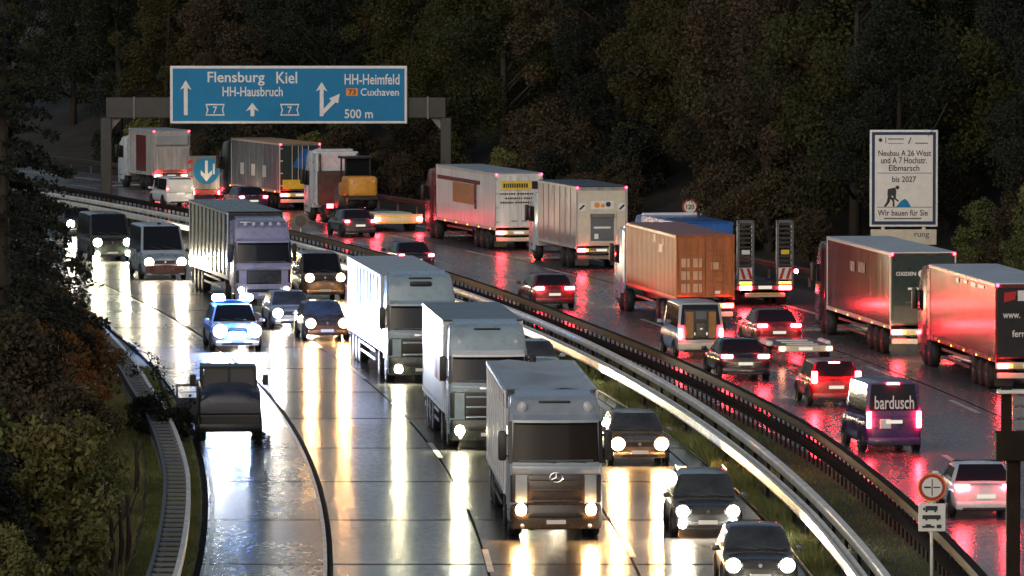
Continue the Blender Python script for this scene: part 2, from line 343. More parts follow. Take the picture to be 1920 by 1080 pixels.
# ------------------------------------------------------------------ vehicles
def heading(y, away, turn=0): return math.atan(-slope(y)) + (0 if away else math.pi) + rad(turn)
def plane_panel(mb, xs, ya, za, yb, zb, t, out):
    """quad spanning bottom (xs[0] at ya,za) to top (xs[1] at yb,zb), thickened along `out`"""
    q = [(-xs[0], ya, za), (xs[0], ya, za), (xs[1], yb, zb), (-xs[1], yb, zb)]
    if ((Vector(q[1])-Vector(q[0])).cross(Vector(q[3])-Vector(q[0]))).dot(Vector(out)) < 0: q = [q[1], q[0], q[3], q[2]]
    return mb.panel(q, t)
WHEELS = {}
def wheel(parent, x, y, r, wd, rim='rim', side=1):
    k = (r, wd, rim)
    if k not in WHEELS:
        prof = [(-wd/2, r*.62), (-wd/2, r*.9), (-wd*.36, r), (wd*.36, r), (wd/2, r*.9), (wd/2, r*.62)]
        mb = MB(); n = 24; rings = [[(px, pr*math.cos(2*math.pi*i/n), pr*math.sin(2*math.pi*i/n)) for i in range(n)] for px, pr in prof]
        mb.loft(rings); t = mb.mesh('wheel'); fixn(t); t.materials.append(M['tyre']); t.polygons.foreach_set('use_smooth', [True]*len(t.polygons))
        rm = MB().cyl((wd*.42, 0, 0), r*.6, wd*.1, 'x', 20, r*.55).cyl((wd*.5, 0, 0), r*.2, wd*.12, 'x', 12)
        for i in range(8):
            a = 2*math.pi*i/8; rm.cyl((wd*.48, r*.4*math.cos(a), r*.4*math.sin(a)), r*.06, wd*.05, 'x', 6)
        rr = rm.mesh('rim'); fixn(rr); rr.materials.append(M[rim]); WHEELS[k] = (t, rr)
    t, rr = WHEELS[k]; o = P('wheel', t, None, parent); o.location = (x, y, r)
    if side < 0: o.rotation_euler = (0, 0, math.pi)
    P('rim', rr, None, o); return o
def lamp(parent, name, x, y, z, r, m, d=1, sx=1, sz=1, depth=.02, bezel=None):
    o = P(name, MB().dome((x, y, z), r, depth, d, 16, sx, sz), m, parent, True)
    if bezel: P('lamp_housing', MB().cyl((x, y-.06*d, z), r*1.22, .1, 'y', 20), bezel, o)
    return o
def tail(parent, x0, x1, z0, z1, y, m='tail', name='tail_light'):
    return P(name, MB().rbox(x0, x1, y-.04, y+.04, z0, z1, .03), m, parent, True)

STYLE = {  # fractions of the length from the front: cowl, roof front, roof rear, tail base; belt and deck heights as fractions of H
    'sedan': (.26, .43, .70, .87, .63, .66), 'hatch': (.24, .42, .80, .95, .62, .66), 'suv': (.24, .37, .85, .97, .60, .63),
    'wagon': (.26, .41, .84, .965, .62, .64), 'van': (.15, .28, .93, .985, .50, .52), 'caddy': (.2, .33, .95, .99, .53, .55)}
def car(name, label, x, y, away, L, W, H, paint, style, cat='car', turn=0, head='head', lamp_r=.16, tailm='tail', third=None, plate=True, zl=None, tl=(.26, .12, .60), drl=False, rails=False, hl_x=.36, glass='glass', group=None, roof=None, lamps=True):
    """front at y=0 for oncoming cars, rear at y=0 for cars driving away; forward is +y"""
    root = thing(name, label, cat, x, y, 0, heading(y, away, turn), group)
    yo = L if away else 0
    Y = lambda f: yo - f*L
    cw, rf, rr, tb, bh, dk = STYLE[style]; belt, deck = bh*H, dk*H; hw = W/2
    def ring(f, k, zb, zt):
        h = hw*k; half = [(0, zb), (.8*h, zb), (.97*h, zb+.1), (h, zb+.45*(zt-zb)), (.985*h, zt-.14), (.93*h, zt-.03), (.5*h, zt+.012), (0, zt+.02)]
        return [(px, Y(f), pz) for px, pz in half] + [(-px, Y(f), pz) for px, pz in half[-2:0:-1]]
    nose = .74 if style in ('van', 'caddy') else .8
    st = [(0, .80, .34, belt*nose), (.012, .9, .27, belt*(nose+.06)), (.06, .975, .2, belt*(nose+.13)), (cw*.9, 1, .2, belt*.985), (.45, 1, .2, belt), (.7, 1, .2, belt*1.01), (.93, .985, .21, deck), (.985, .95, .25, deck*.97), (1, .88, .32, deck*.86)]
    P('body', MB().loft([ring(*q) for q in st]), paint, root, 'full', 1)
    # cabin
    wb, wt = hw*.93, hw*.74 if style not in ('van', 'caddy') else hw*.86
    def cring(f, zr, kt, zb):
        t = wt*kt
        half = [(0, zb-.1), (wb, zb-.1), (wb, zb), (t+(wb-t)*.1, max(zb+.004, zr-.08)), (t*.9, max(zb+.006, zr-.02)), (t*.5, max(zb+.008, zr)), (0, max(zb+.01, zr+.012))]
        return [(px, Y(f), pz) for px, pz in half] + [(-px, Y(f), pz) for px, pz in half[-2:0:-1]]
    cab = P('cabin', MB().loft([cring(cw, belt, 1.15, belt-.02), cring(cw+(rf-cw)*.5, belt+(H-belt)*.44, 1.08, belt), cring(rf, H-.03, 1, belt), cring((rf+rr)/2, H, 1, belt), cring(rr, H-.03, 1, belt), cring(rr+(tb-rr)*.5, deck+(H-deck)*.45, 1.05, deck-.01), cring(tb, deck+.01, 1.12, deck-.02)]), roof or paint, root, True)
    fo = (0, 1, .6); bo = (0, -1, .5)
    def lp(a, b, t): return a+(b-a)*t
    P('windscreen', plane_panel(MB(), (wb*.93, wt*.9), Y(lp(cw, rf, .08)), lp(belt, H, .08), Y(lp(cw, rf, .97)), lp(belt, H, .93), .03, fo), glass, cab)
    zz = lp(belt, H, .14); P('wiper', MB().tube([(-wb*.7, Y(lp(cw, rf, .06))+.03, lp(belt, H, .1)), (0, Y(lp(cw, rf, .2))+.035, lp(belt, H, .2)+.02)], [.014, .01], 5), 'black', cab); P('wiper', MB().tube([(0, Y(lp(cw, rf, .06))+.03, lp(belt, H, .1)), (wb*.62, Y(lp(cw, rf, .2))+.035, lp(belt, H, .2)+.02)], [.014, .01], 5), 'black', cab)
    P('rear_window', plane_panel(MB(), (wb*.9, wt*.86), Y(lp(tb, rr, .1)), lp(deck, H, .1), Y(lp(tb, rr, .95)), lp(deck, H, .9), .03, bo), glass, cab)
    for sx in (-1, 1):
        for fa, fb in ((lp(cw, rf, .75), .5), (.515, lp(rr, tb, .35))):
            xw = lambda z: wb + (wt-wb)*(z-belt)/(H-.06-belt)
            z0, z1 = belt+.05, H-.13
            qa, qb = (fa + (rf-cw)*.2, fb) if fa < .5 else (fa, fb - (tb-rr)*.3)
            q = [(sx*xw(z0), Y(fb), z0), (sx*xw(z0), Y(fa), z0), (sx*xw(z1), Y(qa), z1), (sx*xw(z1), Y(qb), z1)]
            if sx < 0: q = q[::-1]
            P('side_window', MB().panel(q, .012), glass, cab)
        m = MB().rbox(sx*(hw+.11)-.1, sx*(hw+.11)+.1, Y(cw*1.12)-.05, Y(cw*1.12)+.06, belt+.02, belt+.17, .04).box(min(sx*(hw-.05), sx*(hw+.04)), max(sx*(hw-.05), sx*(hw+.04)), Y(cw*1.12)-.02, Y(cw*1.12)+.02, belt+.04, belt+.08)
        P('mirror', m, paint if style != 'van' else 'black', root, True)
        R = .33 if W < 1.95 else .36
        for f in (.19, .81):
            P('wheel_arch', MB().cyl((sx*(hw-.06), Y(f), R), R+.07, .13, 'x', 24), 'black', root)
            wheel(root, sx*(hw-.075), Y(f), R, .22, 'rim', sx)
    yf, yr = Y(0), Y(1); fz = zl or belt*nose*.93
    P('front_bumper', MB().rbox(-hw*.86, hw*.86, yf-.14, yf+.05, .24, .44, .06), paint, root, True)
    gr = P('grille', MB().rbox(-hw*.5, hw*.5, yf-.08, yf+.035, fz-.09, fz+.07, .03), 'black', root)
    P('air_intake', MB().rbox(-hw*.62, hw*.62, yf-.08, yf+.062, .27, .38, .03), 'black', root)
    P('emblem', MB().cyl((0, yf+.05, fz), .05, .03, 'y', 12), 'chrome', gr)
    for sx in (-1, 1):
        if not lamps: P('headlight', MB().rbox(sx*hw*.72-.16, sx*hw*.72+.16, yf-.12, yf+.04, fz-.08, fz+.1, .04), 'lamp_off', root, True)
        else: lamp(root, 'headlight', sx*W*hl_x, yf+.03, fz, lamp_r if not away else .09, 'head_away' if away else head, 1, 1.0, .95, .02, 'black')
        if drl: lamp(root, 'fog_light', sx*W*.37, yf+.06, .37, .1, 'head_fog')
        a, b = sorted((sx*(hw*.93), sx*(hw*.93-tl[0]))); tz = tl[2]*H
        if away: tail(root, a, b, tz-tl[1]/2, tz+tl[1]/2, yr-.005, tailm)
        else: P('tail_light', MB().rbox(a, b, yr-.03, yr+.05, tz-tl[1]/2, tz+tl[1]/2, .03), 'lens_red', root)
    rb = P('rear_bumper', MB().rbox(-hw*.9, hw*.9, yr-.05, yr+.16, .26, .5, .06), paint, root, True)
    P('diffuser', MB().rbox(-hw*.7, hw*.7, yr-.062, yr+.1, .24, .34, .03), 'black', rb)
    for yy, d in ((yr-.06, -1), (yf+.055, 1)):
        z = .43 if d > 0 else (.52*H*.85)
        P('number_plate', MB().box(-.26, .26, min(yy, yy+.012*d), max(yy, yy+.012*d), z-.055, z+.055), 'plate_glow' if (away and d < 0) else 'plate', root)
    if third: P('brake_light', MB().rbox(-.2, .2, Y(rr)-.1, Y(rr)-.02, H-.1, H-.05, .02), third, root)
    if rails:
        for sx in (-1, 1): P('roof_rail', MB().tube([(sx*wt*.93, Y(rf+.05), H-.03), (sx*wt*.93, Y(rf+.09), H+.05), (sx*wt*.93, Y(rr-.06), H+.05), (sx*wt*.93, Y(rr-.02), H-.03)], [.02]*4), 'chrome', root)
    return root

def trailer_box(root, y0, y1, z0, z1, W, side, roof, rear, frame='white_dirty', ribs=0, rib_mat=None, tarp=False, doors=True, ribw=.05):
    """curtain-side or box body, rear at y0; returns the body part"""
    hw = W/2
    body = P('trailer_body', MB().box(-hw+.02, hw-.02, y0+.04, y1-.02, z0, z1-(.5 if tarp else .03)), side, root)
    for sx in (-1, 1):
        a, b = sorted((sx*hw, sx*(hw-.06)))
        P('corner_post', MB().rbox(a, b, y0, y0+.12, z0-.02, z1-.02, .02), frame, body); P('corner_post', MB().rbox(a, b, y1-.1, y1, z0-.02, z1-.02, .02), frame, body)
        a, b = sorted((sx*(hw+.015), sx*(hw-.05))); P('roof_rail', MB().box(a, b, y0+.01, y1-.01, z1-.1, z1), frame, body); P('floor_rail', MB().box(a, b, y0+.01, y1-.01, z0-.13, z0+.02), frame, body)
        if ribs:
            n = int((y1-y0)/ribs); me = None
            for i in range(1, n):
                yy = y0+(y1-y0)*i/n; a, b = sorted((sx*(hw-.03), sx*(hw+.012)))
                if me is None: q = P('side_rib', MB().box(a, b, -ribw, ribw, z0+.02, z1-.1), rib_mat or side, body); me = q.data
                else: q = P('side_rib', me, None, body)
                q.location = (0, yy, 0)
    if tarp:
        n, k = 14, 8; vs, fs = [], []
        for i in range(n+1):
            for j in range(k+1):
                xx = -hw-.01+(W+.02)*j/k; e = math.sin(math.pi*j/k); yy = y0+(y1-y0)*i/n
                vs.append((xx, yy, z1+.01 - .34*e**.7*abs(math.sin(i*math.pi/3.5)) + .05*math.sin(i*2.1+j*1.3)*e))
        for i in range(n):
            for j in range(k): fs.append((i*(k+1)+j, i*(k+1)+j+1, (i+1)*(k+1)+j+1, (i+1)*(k+1)+j))
        P('roof_sheet', MB().add(vs, fs), roof, body, 'full')
    else: P('roof_sheet', MB().rbox(-hw-.005, hw+.005, y0+.0, y1, z1-.02, z1+.035, .03), roof, body)
    if doors:
        for sx in (-1, 1):
            a, b = sorted((sx*.02, sx*(hw-.07)))
            d = P('rear_door', MB().rbox(a, b, y0-.03, y0+.05, z0+.05, z1-.12, .012), rear, body)
            for q in (.12, .5): P('lock_bar', MB().cyl((sx*q, y0-.05, (z0+z1)/2), .018, z1-z0-.25, 'z', 8), frame, d)
            P('door_handle', MB().box(min(sx*.12, sx*.42), max(sx*.12, sx*.42), y0-.07, y0-.05, z0+.32, z0+.37), 'steel', d)
            for q in range(4): zz = z0+.3+q*(z1-z0-.6)/3; P('hinge', MB().box(min(sx*(hw-.2), sx*hw), max(sx*(hw-.2), sx*hw), y0-.045, y0-.03, zz-.04, zz+.04), frame, d)
    return body
def rear_gear(root, y0, W, z0, bumper='white_dirty', tailm='tail_hot', marker=True, z1=4.0, plate=True, strip_m='yellow'):
    """tail lights, underrun bumper, plate, mud flaps"""
    hw = W/2
    bp = P('underrun_bumper', MB().rbox(-hw+.08, hw-.08, y0+.02, y0+.14, .48, .68, .03), bumper, root)
    P('light_bar', MB().rbox(-hw+.03, hw-.03, y0+.0, y0+.1, .82, 1.06, .03), bumper, root)
    for sx in (-1, 1):
        a, b = sorted((sx*(hw-.1), sx*(hw-.5))); tail(root, a, b, .87, 1.01, y0-.03, tailm)
        a, b = sorted((sx*(hw-.52), sx*(hw-.62))); P('indicator', MB().rbox(a, b, y0-.06, y0+.02, .88, 1.0, .02), 'amber', root)
        if marker: lamp(root, 'marker_light', sx*(hw-.08), y0-.04, z1-.05, .055, 'marker', -1)
        a, b = sorted((sx*(hw-.75), sx*(hw-.08))); P('mud_flap', MB().box(a, b, y0+.5, y0+.53, .18, .8), 'black', root)
    if plate: P('number_plate', MB().box(-.27, .27, y0-.02, y0+.0, .88, 1.0), 'plate_glow', root)
    P('reflective_strip', MB().box(-hw+.7, -.32, y0-.015, y0+.0, .86, .93), strip_m, bp); P('reflective_strip', MB().box(.32, hw-.7, y0-.015, y0+.0, .86, .93), strip_m, bp)
def chassis(root, y0, y1, W, axles, guard=True, kind='rim'):
    P('chassis', MB().box(-.5, .5, y0+.1, y1-.2, .75, 1.05), 'black', root)
    for yy in axles:
        P('axle', MB().cyl((0, yy, .5), .07, W-.3, 'x', 10), 'black', root)
        for sx in (-1, 1): wheel(root, sx*(W/2-.22), yy, .5, .36, kind, sx)
    if guard:
        for sx in (-1, 1):
            for z in (.5, .8): P('side_guard', MB().box(min(sx*(W/2-.06), sx*(W/2-.03)), max(sx*(W/2-.06), sx*(W/2-.03)), max(axles[:3])+.8 if len(axles) > 2 else y0+4, y1-2.5, z, z+.1), 'galv_dirty', root)

def truck_cab(root, yf, W, H, paint, wz, lamps_z, grille='black', glass='glass', visor=None, roof_lamps=None, roof_m=None, lower=None, head='head', slats=4, slat_m=None, emblem='ring', hatch=False, rack=False, away=False, bullnose=.0, lr=.15, lampx=.4):
    """cab with its front at yf facing +y; wz = (bottom, top) of the windscreen"""
    hw = W/2; b, t = wz; D = 2.15
    prof = [(yf-.02, .45), (yf, .9), (yf, b-.12), (yf-.08, b), (yf-.32, t), (yf-.4, t+.12), (yf-.62, H-.35), (yf-.95, H-.08), (yf-1.25, H), (yf-D, H), (yf-D, .75), (yf-1.5, .75), (yf-1.45, .45)]
    cab = P('cab', MB().prism_x(prof, -hw, hw, .07, 2), paint, root, True)
    P('windscreen', plane_panel(MB(), (hw*.93, hw*.9), yf-.085, b+.03, yf-.315, t-.02, .02, (0, 1, .2)), glass, cab)
    lo = P('lower_front', MB().rbox(-hw*.985, hw*.985, yf-.3, yf+.05, .28, .98, .09), lower or paint, cab, True)
    P('grille', MB().rbox(-hw*.62, hw*.62, yf-.05, yf+.03, .95, b-.3, .04), grille, cab)
    for i in range(slats):
        z = 1.05+i*(b-.42-1.05)/max(1, slats-1); P('grille_slat', MB().rbox(-hw*.58, hw*.58, yf+.0, yf+.06, z-.03, z+.03, .015), slat_m or paint, cab)
    P('bonnet_band', MB().rbox(-hw*.96, hw*.96, yf-.06, yf+.025, b-.27, b-.05, .03), paint, cab, True)
    P('wiper', MB().tube([(-.8, yf-.05, b+.04), (.1, yf-.07, b+.1)], [.02, .015]).tube([(.0, yf-.05, b+.04), (.85, yf-.07, b+.1)], [.02, .015]), 'black', cab)
    if emblem == 'ring':
        e = MB()
        for i in range(16):
            a, c = 2*math.pi*i/16, 2*math.pi*(i+1)/16; e.tube([(.17*math.cos(a), yf+.075, b-.36+.13*math.sin(a)), (.17*math.cos(c), yf+.075, b-.36+.13*math.sin(c))], [.022]*2, 6)
        for i in range(3):
            a = math.pi/2+i*2*math.pi/3; e.tube([(0, yf+.075, b-.36), (.17*math.cos(a), yf+.075, b-.36+.13*math.sin(a))], [.022, .01], 6)
        P('emblem', e, 'chrome', cab)
    elif emblem: P('emblem', MB().rbox(-.3, .3, yf+.02, yf+.05, b-.22, b-.12, .01), 'chrome', cab)
    for sx in (-1, 1):
        P('lamp_housing', MB().rbox(sx*W*lampx-.2, sx*W*lampx+.2, yf-.1, yf+.06, lamps_z-.13, lamps_z+.16, .05), 'black', cab)
        lamp(cab, 'headlight', sx*W*lampx, yf+.055, lamps_z, lr if not away else .1, 'head_away' if away else head, 1)
        P('fog_light', MB().dome((sx*W*.36, yf+.05, .38), .06, .03, 1), 'lamp_off', cab)
        a, c = sorted((sx*(hw+.06), sx*(hw+.28)))
        mi = P('mirror', MB().rbox(a, c, yf-.42, yf-.22, b+.05, b+.85, .06), 'black', cab, True)
        for z_ in (.15, .7): P('mirror_arm', MB().box(min(sx*(hw-.05), sx*(hw+.1)), max(sx*(hw-.05), sx*(hw+.1)), yf-.36, yf-.3, b+z_, b+z_+.06), 'black', mi)
        q = [(sx*(hw+.001), yf-1.35, b+.02), (sx*(hw+.001), yf-.25, b+.02), (sx*(hw+.001), yf-.5, t-.1), (sx*(hw+.001), yf-1.35, t-.1)]
        P('side_window', MB().panel(q if sx > 0 else q[::-1], .015), glass, cab)
        a, c = sorted((sx*(hw-.08), sx*(hw+.012)))
        for i in range(2): P('step', MB().rbox(a, c, yf-.95, yf-.35, .42+.32*i, .5+.32*i, .02), 'black', cab)
        P('air_deflector', MB().box(min(sx*(hw-.05), sx*hw), max(sx*(hw-.05), sx*hw), yf-D-.55, yf-D, 1.0, H-.1), paint, cab)
    for sx in (-1, 1):
        a, c = sorted((sx*(hw-.17), sx*(hw-.03))); P('corner_vane', MB().rbox(a, c, yf-.08, yf+.02, 1.0, b-.3, .03), 'black', cab)
        a, c = sorted((sx*(hw-.09), sx*(hw+.006))); P('windscreen_pillar', MB().panel([(a, yf-.06, b), (c, yf-.06, b), (c, yf-.3, t), (a, yf-.3, t)], .012), 'black', cab)
        P('door_seam', MB().box(min(sx*hw, sx*(hw+.004)), max(sx*hw, sx*(hw+.004)), yf-1.5, yf-1.48, .8, t), 'black', cab)
    P('air_slot', MB().rbox(-hw*.6, hw*.6, yf+.03, yf+.062, .6, .74, .02), 'black', cab); P('bonnet_seam', MB().box(-hw*.95, hw*.95, yf+.02, yf+.028, b-.29, b-.275), 'black', cab)
    P('interior_shelf', MB().box(-hw*.8, hw*.8, yf-.075, yf-.045, b+.05, b+.1), 'hose_grey', cab)
    P('number_plate', MB().box(-.26, .26, yf+.052, yf+.062, .44, .55), 'plate', cab)
    P('sun_visor', MB().prism_x([(yf-.3, t+.02), (yf-.1, t-.02), (yf-.12, t+.05), (yf-.42, t+.17)], -hw*.92, hw*.92), visor or paint, cab)
    if roof_lamps:
        for sx in (-1, 1): P('roof_light', MB().dome((sx*hw*.74, yf-.62, t+.36), .14, .1, 1, 14, 1.0, 1.15), roof_lamps, cab, True)
    if hatch: P('roof_hatch', MB().rbox(-.42, .42, yf-.86, yf-.56, H-.42, H-.24, .05), 'black', cab)
    P('roof_slot', MB().rbox(-.45, .45, yf-1.02, yf-.82, H-.16, H-.1, .02), 'black', cab)
    if rack:
        rk = P('lamp_rack', MB().tube([(-hw*.9, yf-.72, t+.5), (-hw*.85, yf-.6, t+.86), (hw*.85, yf-.6, t+.86), (hw*.9, yf-.72, t+.5)], [.04]*4, 8), 'chrome', cab)
        for i in range(5): P('rack_light', MB().dome((-.8+.4*i, yf-.58, t+.78), .1, .06, 1), 'lamp_off', rk)
    P('roof_fairing', MB().prism_x([(yf-1.2, H-.02), (yf-D, H-.02), (yf-D, H+.12)], -hw*.9, hw*.9, .02), roof_m or paint, cab)
    for yy in (yf-1.35,): 
        for sx in (-1, 1): wheel(root, sx*(hw-.2), yy, .5, .34, 'rim', sx)
    return cab
def curve_cab(cab, yf, hw, t, H):
    """bow the flat cab front and draw its roof in, on the shell and everything mounted on it"""
    def walk(o):
        yield o
        for c in o.children: yield from walk(c)
    for o in walk(cab):
        me = o.data; bm = bmesh.new(); bm.from_mesh(me)
        for q in (-.92, -.75, -.5, -.25, 0, .25, .5, .75, .92): bmesh.ops.bisect_plane(bm, geom=bm.verts[:]+bm.edges[:]+bm.faces[:], plane_co=(q*hw, 0, 0), plane_no=(1, 0, 0))
        for v in bm.verts:
            k = max(0, min(1, (v.co.y-(yf-1.3))/1.0)); x = min(1.1, abs(v.co.x)/hw); v.co.y -= .17*k*x**2.6
            if v.co.z > t: v.co.x *= 1-.09*min(1, (v.co.z-t)/(H-t))**1.5
        bm.to_mesh(me); bm.free(); me.polygons.foreach_set('use_smooth', [True]*len(me.polygons)); me.set_sharp_from_angle(angle=rad(32))
# paints
def paint(n, col, r=.28, metal=0): return mat(n, col, r, metal, var=.18, scale=2.0, coat=.4, rvar=.08)
paint('p_silver', (.33, .37, .41), .3, .1); paint('p_white', (.62, .65, .68)); paint('p_bluegrey', (.30, .39, .44)); paint('p_purple', (.30, .30, .42)); paint('p_black', (.012, .012, .015), .2)
paint('p_anth', (.045, .05, .055)); paint('p_brown', (.055, .034, .022)); paint('p_red', (.33, .02, .02)); paint('p_darkred', (.12, .015, .02)); paint('p_navy', (.018, .02, .045)); paint('p_violet', (.06, .022, .12))
paint('p_green', (.03, .038, .03)); paint('p_blue', (.02, .12, .40)); paint('p_bronze', (.13, .10, .075)); paint('p_dusk', (.022, .028, .05), .4); paint('p_police', (.45, .48, .55))
mat('curtain_white', (.66, .67, .68), .32, var=.3, scale=1.2, streak=True); mat('curtain_grey', (.20, .21, .23), .25, var=.5, scale=1.0, streak=True); mat('curtain_red', (.17, .035, .028), .17, var=.5, scale=1.0, streak=True)
mat('curtain_brown', (.085, .055, .045), .16, var=.5, scale=.9, streak=True); mat('silver_box', (.36, .35, .34), .3, .25, var=.4, scale=1.0, streak=True); mat('roof_grey', (.36, .40, .42), .35, var=.25, scale=.8); mat('roof_navy', (.05, .065, .09), .3, var=.3, scale=.8)
mat('roof_pale', (.50, .55, .57), .35, var=.2, scale=.6); mat('roof_tan', (.46, .23, .08), .5, var=.35, scale=1.0); mat('rear_green', (.022, .036, .036), .3, var=.25); mat('rear_black', (.014, .014, .016), .3)
mat('container', (.36, .095, .016), .42, var=.55, scale=1.4, streak=True); mat('container_roof', (.30, .10, .06), .45, var=.3); mat('container_pale', (.55, .33, .17), .5, var=.25); mat('mesh_dark', (.03, .034, .026), .25, var=.4)
mat('rib_glint', (.55, .56, .44), .3, .0, var=.3); mat('wood', (.32, .15, .045), .5, var=.4, scale=6); mat('cream', (.58, .53, .43), .4, var=.15); mat('roller_yellow', (.66, .30, .05), .4, var=.3); mat('hose_grey', (.10, .11, .13), .5)  # pale ribs: yellow-green light reflections put into the rib colour

def A(x, y): return x, y
ART = {}
def semi_away(label, x, y, side, roof, rear, cabp, L=13.6, W=2.55, turn=0, ribs=0, rib_mat=None, z1=4.0, bumper='cream', frame='white_dirty', tailm='tail_hot', doors=True, name='articulated_truck', tarp=False):
    r = thing(name, label, 'truck', x, y, 0, heading(y+6, True, turn))
    body = trailer_box(r, 0, L, 1.2, z1, W, side, roof, rear, frame, ribs, rib_mat, tarp, doors)
    rear_gear(r, 0, W, 1.2, bumper, tailm, True, z1)
    chassis(r, 0, L, W, [1.9, 3.2, 4.5, L+.2], True)
    truck_cab(r, L+2.9, 2.5, 3.75, cabp, (2.0, 2.9), .75, away=True, emblem=None)
    for i in range(5):
        for sx in (-1, 1): P('side_marker', MB().rbox(min(sx*W/2, sx*(W/2+.03)), max(sx*W/2, sx*(W/2+.03)), 1.0+i*2.6-.06, 1.0+i*2.6+.06, 1.08, 1.14, .01), 'amber', r)
    return r, body
def semi_front(label, x, y, cab_kw, side, roof, L=13.6, W=2.55, turn=0, ribs=0, rib_mat=None, z1=4.0, tarp=False, frame='white', gap=2.75, ribw=.05):
    r = thing('articulated_truck', label, 'truck', x, y, 0, heading(y+7, False, turn))
    body = trailer_box(r, -gap-L, -gap, 1.15, z1, W, side, roof, side, frame, ribs, rib_mat, tarp, ribw=ribw)
    rear_gear(r, -gap-L, W, 1.15, 'white_dirty', 'tail', True, z1)
    chassis(r, -gap-L, -gap, W, [-gap-L+1.9, -gap-L+3.2, -gap-L+4.5, -gap-1.0])
    cab = truck_cab(r, 0, 2.5, **cab_kw); curve_cab(cab, 0, 1.25, cab_kw['wz'][1], cab_kw['H'])
    return r, body

# ---- oncoming carriageway
r, b = semi_front('silver lorry with grey tarpaulin roof and bright headlights leading the oncoming queue', 1.18, 170.6,
    dict(H=3.78, paint='p_silver', wz=(2.05, 3.16), lamps_z=.82, grille='p_brown', glass='glass_brown', lower='p_brown', head='head_warm', slats=3, slat_m='p_brown', roof_lamps='lamp_off', lampx=.375), 'curtain_white', 'roof_grey', ribs=1.3, ribw=.03, tarp=True, z1=3.84, L=12)
r, b = semi_front('white lorry with navy roof and two oval roof lamps behind the silver lorry', -.72, 201,
    dict(H=3.9, paint='p_bluegrey', wz=(2.1, 2.95), lamps_z=.62, head='head_green', visor='white', roof_lamps='lamp_off', slats=3, lower='p_green', emblem='bar', lampx=.37), 'curtain_white', 'roof_navy', z1=3.92, L=10)
for i in range(4): P('side_stripe', MB().box(1.28, 1.3, -4.2-.75*i, -3.8-.75*i, 1.9, 2.7), 'orange' if i % 2 else 'p_brown', b)
for i, (yy, zz, rr) in enumerate(((-4.6, 3.5, .42), (-6.6, 3.42, .36))): P('side_graphic', MB().cyl((1.285, yy, zz), rr, .02, 'x', 12), 'p_anth', b)
r, b = semi_front('blue-grey lorry with roof hatch and plain white side by the median rail', -3.24, 231.5,
    dict(H=3.9, paint='p_bluegrey', wz=(1.9, 2.82), lamps_z=.52, head='head_green', hatch=True, slats=2, lower='p_green', emblem='bar', lampx=.35), 'curtain_white', 'roof_grey', ribs=1.3, ribw=.03, z1=3.8)
r, b = semi_front('violet-grey lorry with roof lamp rack pulling a ribbed trailer behind the police car', -10.9, 281,
    dict(H=3.75, paint='p_purple', wz=(1.85, 2.78), lamps_z=.7, rack=True, slats=6, slat_m='p_anth', emblem=None, head='head', lr=.12), 'mesh_dark', 'mesh_dark', ribs=1.35, rib_mat='rib_glint', z1=4.0, ribw=.22)
# white light van, greenish van, brown van
v = car('delivery_van', 'pale blue-grey van with a wide windscreen beside the ribbed trailer', -16.4, 302.4, False, 5.6, 2.15, 2.55, 'p_bluegrey', 'van', 'van', head='head', lamp_r=.20, zl=.85)
P('lower_front', MB().rbox(-.95, .95, -.05, .07, .3, .72, .05), 'p_brown', v)
P('roof_sign', MB().rbox(-.08, .08, -2.2, -2.1, 2.53, 2.63, .02), 'black', v)
v = car('delivery_van', 'dark green van with dazzling headlights half hidden by the left trees', -20.0, 320.1, False, 5.6, 2.1, 2.35, 'p_green', 'van', 'van', head='head_green', lamp_r=.2, zl=.95, drl=True)
v = car('delivery_van', 'brown van with round headlights behind the white lorry', -8.35, 285.5, False, 5.0, 1.95, 2.05, 'p_bronze', 'caddy', 'van', head='head_warm', lamp_r=.18, zl=1.0)
car('passenger_car', 'grey car with one bright headlamp just right of the police car', -9.0, 263.5, False, 4.5, 1.82, 1.5, 'p_silver', 'hatch', head='head', lamp_r=.19, glass='glass_sheen')
car('passenger_car', 'brownish car with two headlights in front of the grey car', -7.4, 255.9, False, 4.4, 1.84, 1.5, 'p_brown', 'hatch', head='head_warm', lamp_r=.18, zl=.72, glass='glass_sheen')
car('passenger_car', 'dark car with round warm headlights beside the silver lorry', 3.9, 194.8, False, 4.5, 1.85, 1.52, 'p_bronze', 'wagon', head='head_warm', lamp_r=.20, zl=.68, glass='glass_sheen')
car('passenger_car', 'dark grey estate car with chrome roof rails in the nearest oncoming lane', 5.26, 171.2, False, 4.6, 1.88, 1.62, 'p_anth', 'suv', head='head', lamp_r=.16, zl=.72, drl=True, rails=True, glass='glass_sheen')
car('passenger_car', 'dark hatchback cut off by the bottom edge of the picture', 6.1, 156.6, False, 4.4, 1.85, 1.5, 'p_anth', 'hatch', head='head', lamp_r=.17, glass='glass_sheen')
car('passenger_car', 'silver car peeping out behind the white lorry with the navy roof', .95, 230.5, False, 4.4, 1.82, 1.5, 'p_bluegrey', 'hatch', head='head', lamp_r=.16, glass='glass_sheen')
car('passenger_car', 'farthest oncoming car seen as two round lamps between the left trees', -23.3, 347, False, 4.4, 1.82, 1.5, 'p_anth', 'hatch', head='head', lamp_r=.2)
pc = car('police_car', 'police car with flashing blue roof lights on the left of the road', -10.72, 249.2, False, 4.9, 1.95, 1.78, 'p_police', 'suv', 'police car', head='head_cool', lamp_r=.26, zl=.82, hl_x=.34)
lb = P('light_bar', MB().rbox(-.68, .68, -2.35, -2.05, 1.78, 1.92, .04), 'black', pc)
for sx, m in ((-1, 'blue_lamp_b'), (1, 'blue_lamp')): P('blue_light', MB().rbox(sx*.55-.25, sx*.55+.25, -2.4, -2.0, 1.88, 2.14, .12, 4), m, lb, True)
